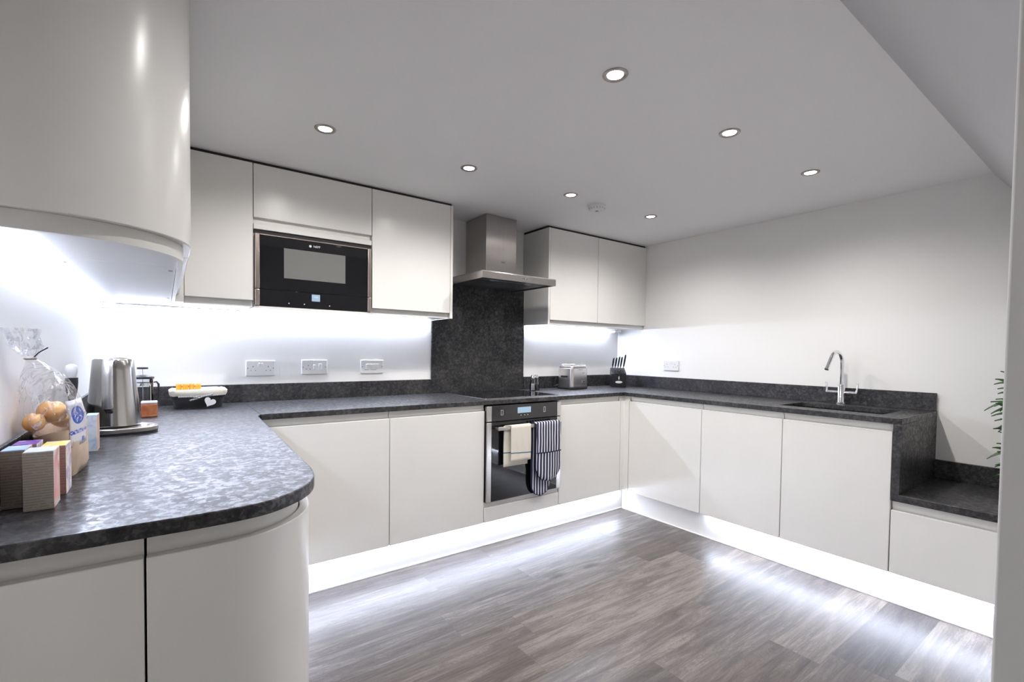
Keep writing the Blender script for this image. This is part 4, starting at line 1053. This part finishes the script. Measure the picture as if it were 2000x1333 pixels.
b = MB(); b.box(0.030, 0.050, -0.0842, -0.0836, 0.056, 0.066)
for k in range(4): b.box(0.014+0.011*k, 0.021+0.011*k, -0.0842, -0.0836, 0.048, 0.052)
b.build('button', m_black, t)
MB().box(0.022, 0.046, -0.0822, -0.0815, 0.128, 0.132).build('logo_mark', m_grey_pl, t)
b = MB(); b.box(-0.117, -0.107, -0.006, 0.006, 0.10, 0.105); b.box(-0.125, -0.117, -0.022, 0.022, 0.095, 0.110); b.build('lever', m_black, t, bevel=0.002)
MB().tube([(-0.09, 0.08, 0.03), (-0.14, 0.085, 0.02), (-0.155, 0.06, 0.045), (-0.150, 0.05, 0.095), (-0.13, 0.06, 0.08)], 0.003, 8).build('cord', m_black, t)

# ================================================================== KNIFE BLOCK
t = thing('knife_block', 'black knife block with oval badge in the worktop corner', 'knife block', (3.44, -0.20, WT), -0.72)
b = MB(); hw = 0.062
prof2 = [(-0.050, 0.001), (0.060, 0.001), (0.085, 0.135), (0.060, 0.165), (-0.035, 0.128), (-0.052, 0.118)]
V = [(-hw, y, z) for y, z in prof2]+[(hw, y, z) for y, z in prof2]; n = len(prof2)
b._add(V, [tuple(range(n)), tuple(range(2*n-1, n-1, -1))]+[(i, n+i, n+(i+1) % n, (i+1) % n) for i in range(n)])
b.build('body', mat('black_wood', (0.008, 0.008, 0.010), 0.3), t, bevel=0.003)
o = MB().lathe([(0, 0), (0.030, 0), (0.030, 0.0008), (0, 0.0008)], seg=32, axis='y', sx=1.0, sy=0.36).build('badge', m_text, t); o.location = (0, -0.0518, 0.045)
ks = [(-0.048, 0.0), (-0.024, 0.0), (0.0, 0.010), (0.022, 0.008), (0.048, 0.030)]
for i, (kx, ex) in enumerate(ks):
    k_ = thing('kitchen_knife', ['knife with black handle farthest left in the knife block', 'knife with black handle second from the left in the knife block', 'knife with black handle in the middle of the knife block', 'knife with black handle second from the right in the knife block', 'tallest knife with black handle, farthest right in the block'][i], 'knife', (3.44, -0.20, WT), -0.72, 'black handled knives in the knife block')
    lean = Vector((0.012, -0.030, 0.10)).normalized()
    p0 = Vector((kx, 0.040, 0.159)); h = 0.072+ex
    a = p0+lean*0.022
    MB().tube([tuple(p0), tuple(a)], [0.004, 0.0055], 10).build('bolster', m_chrome, k_)
    MB().tube([tuple(a+lean*0.0003), tuple(a+lean*h*0.5), tuple(a+lean*h)], [0.0062, 0.0078, 0.0070], 10).build('handle', m_black, k_)
    MB().tube([tuple(a+lean*(h+0.0003)), tuple(a+lean*(h+0.008))], [0.0072, 0.0066], 10).build('end_cap', m_chrome, k_)
t = thing('kitchen_scissors', 'dark handled kitchen scissors in the front of the knife block', 'scissors', (3.44, -0.20, WT), -0.72)
b = MB()
for s in (-1, 1):
    P_ = [(s*0.020+0.017*math.cos(2*PI*k/18), -0.056, 0.132+0.016*math.sin(2*PI*k/18)) for k in range(19)]
    b.tube(P_, 0.0035, 8)
    b.tube([(s*0.012, -0.056, 0.118), (0, -0.056, 0.095)], 0.004, 8)
b.build('handle', m_black, t)
MB().box(-0.004, 0.004, -0.057, -0.0535, 0.068, 0.098).build('blade', m_chrome, t)

# ================================================================== PLANT
t = thing('potted_bamboo', 'green bamboo plant in a pot on the low worktop by the near wall', 'plant', (3.38, -2.665, 0.5475))
MB().lathe([(0.0, 0.0), (0.055, 0.0), (0.072, 0.12), (0.076, 0.13), (0.070, 0.13), (0.066, 0.115), (0.0, 0.112)], seg=36).build('pot', mat('white_ceramic', (0.7, 0.7, 0.68), 0.3), t)
MB().lathe([(0.0, 0.1125), (0.064, 0.1125), (0.05, 0.118), (0.0, 0.120)], seg=24).build('soil', mat('soil', (0.03, 0.02, 0.012), 0.95, bumpy=0.9, bscale=120), t)
st = MB(); lf = MB(); rr = random.Random(4)
def leaf(b, p, d, L, wd):
    d = d.normalized(); s = d.cross(Vector((0, 0, 1))); s = s.normalized() if s.length > .1 else Vector((1, 0, 0)); q_ = rr.uniform(0.5, 1.4); s = (s*math.cos(q_)+s.cross(d)*math.sin(q_)).normalized(); n_ = s.cross(d)
    prev = None
    for i in range(8):
        u = i/7; wv = wd*math.sin(PI*min(1, u*0.93+0.05))**0.8*(1-u*0.35); c = p+d*L*u-Vector((0, 0, 1))*L*0.25*u*u
        ring = [b.bm.verts.new(c-s*wv/2), b.bm.verts.new(c+n_*0.0012-Vector((0, 0, 0.002))), b.bm.verts.new(c+s*wv/2), b.bm.verts.new(c-n_*0.0012-Vector((0, 0, 0.0035)))]
        if prev:
            for k in range(4): b.bm.faces.new([prev[k], prev[(k+1) % 4], ring[(k+1) % 4], ring[k]])
        prev = ring
for (ax, ay, hh) in ((0.0, 0.040, 0.56), (-0.02, 0.020, 0.50), (0.02, -0.02, 0.58), (0.0, -0.05, 0.45)):
    base = Vector((ax*0.6, ay*0.5, 0.10)); tip = Vector((ax*2, ay*1.2, hh))
    st.tube([tuple(base), tuple(base.lerp(tip, 0.5)+Vector((0, 0.006, 0))), tuple(tip)], [0.004, 0.003, 0.0015], 8)
    for k in range(26):
        u = 0.12+0.88*k/25; p = base.lerp(tip, u); a = rr.uniform(0, 2*PI) if k % 4 == 0 else rr.uniform(1.0, 2.6)
        d = Vector((math.cos(a), math.sin(a), rr.uniform(-0.5, 1.1)))
        leaf(lf, p, d, rr.uniform(0.08, 0.12), rr.uniform(0.016, 0.024))
st.build('stem', mat('bamboo_stem', (0.16, 0.2, 0.06), 0.5), t); lf.build('foliage', mat('leaf_green', (0.025, 0.09, 0.02), 0.4, var=0.35), t)
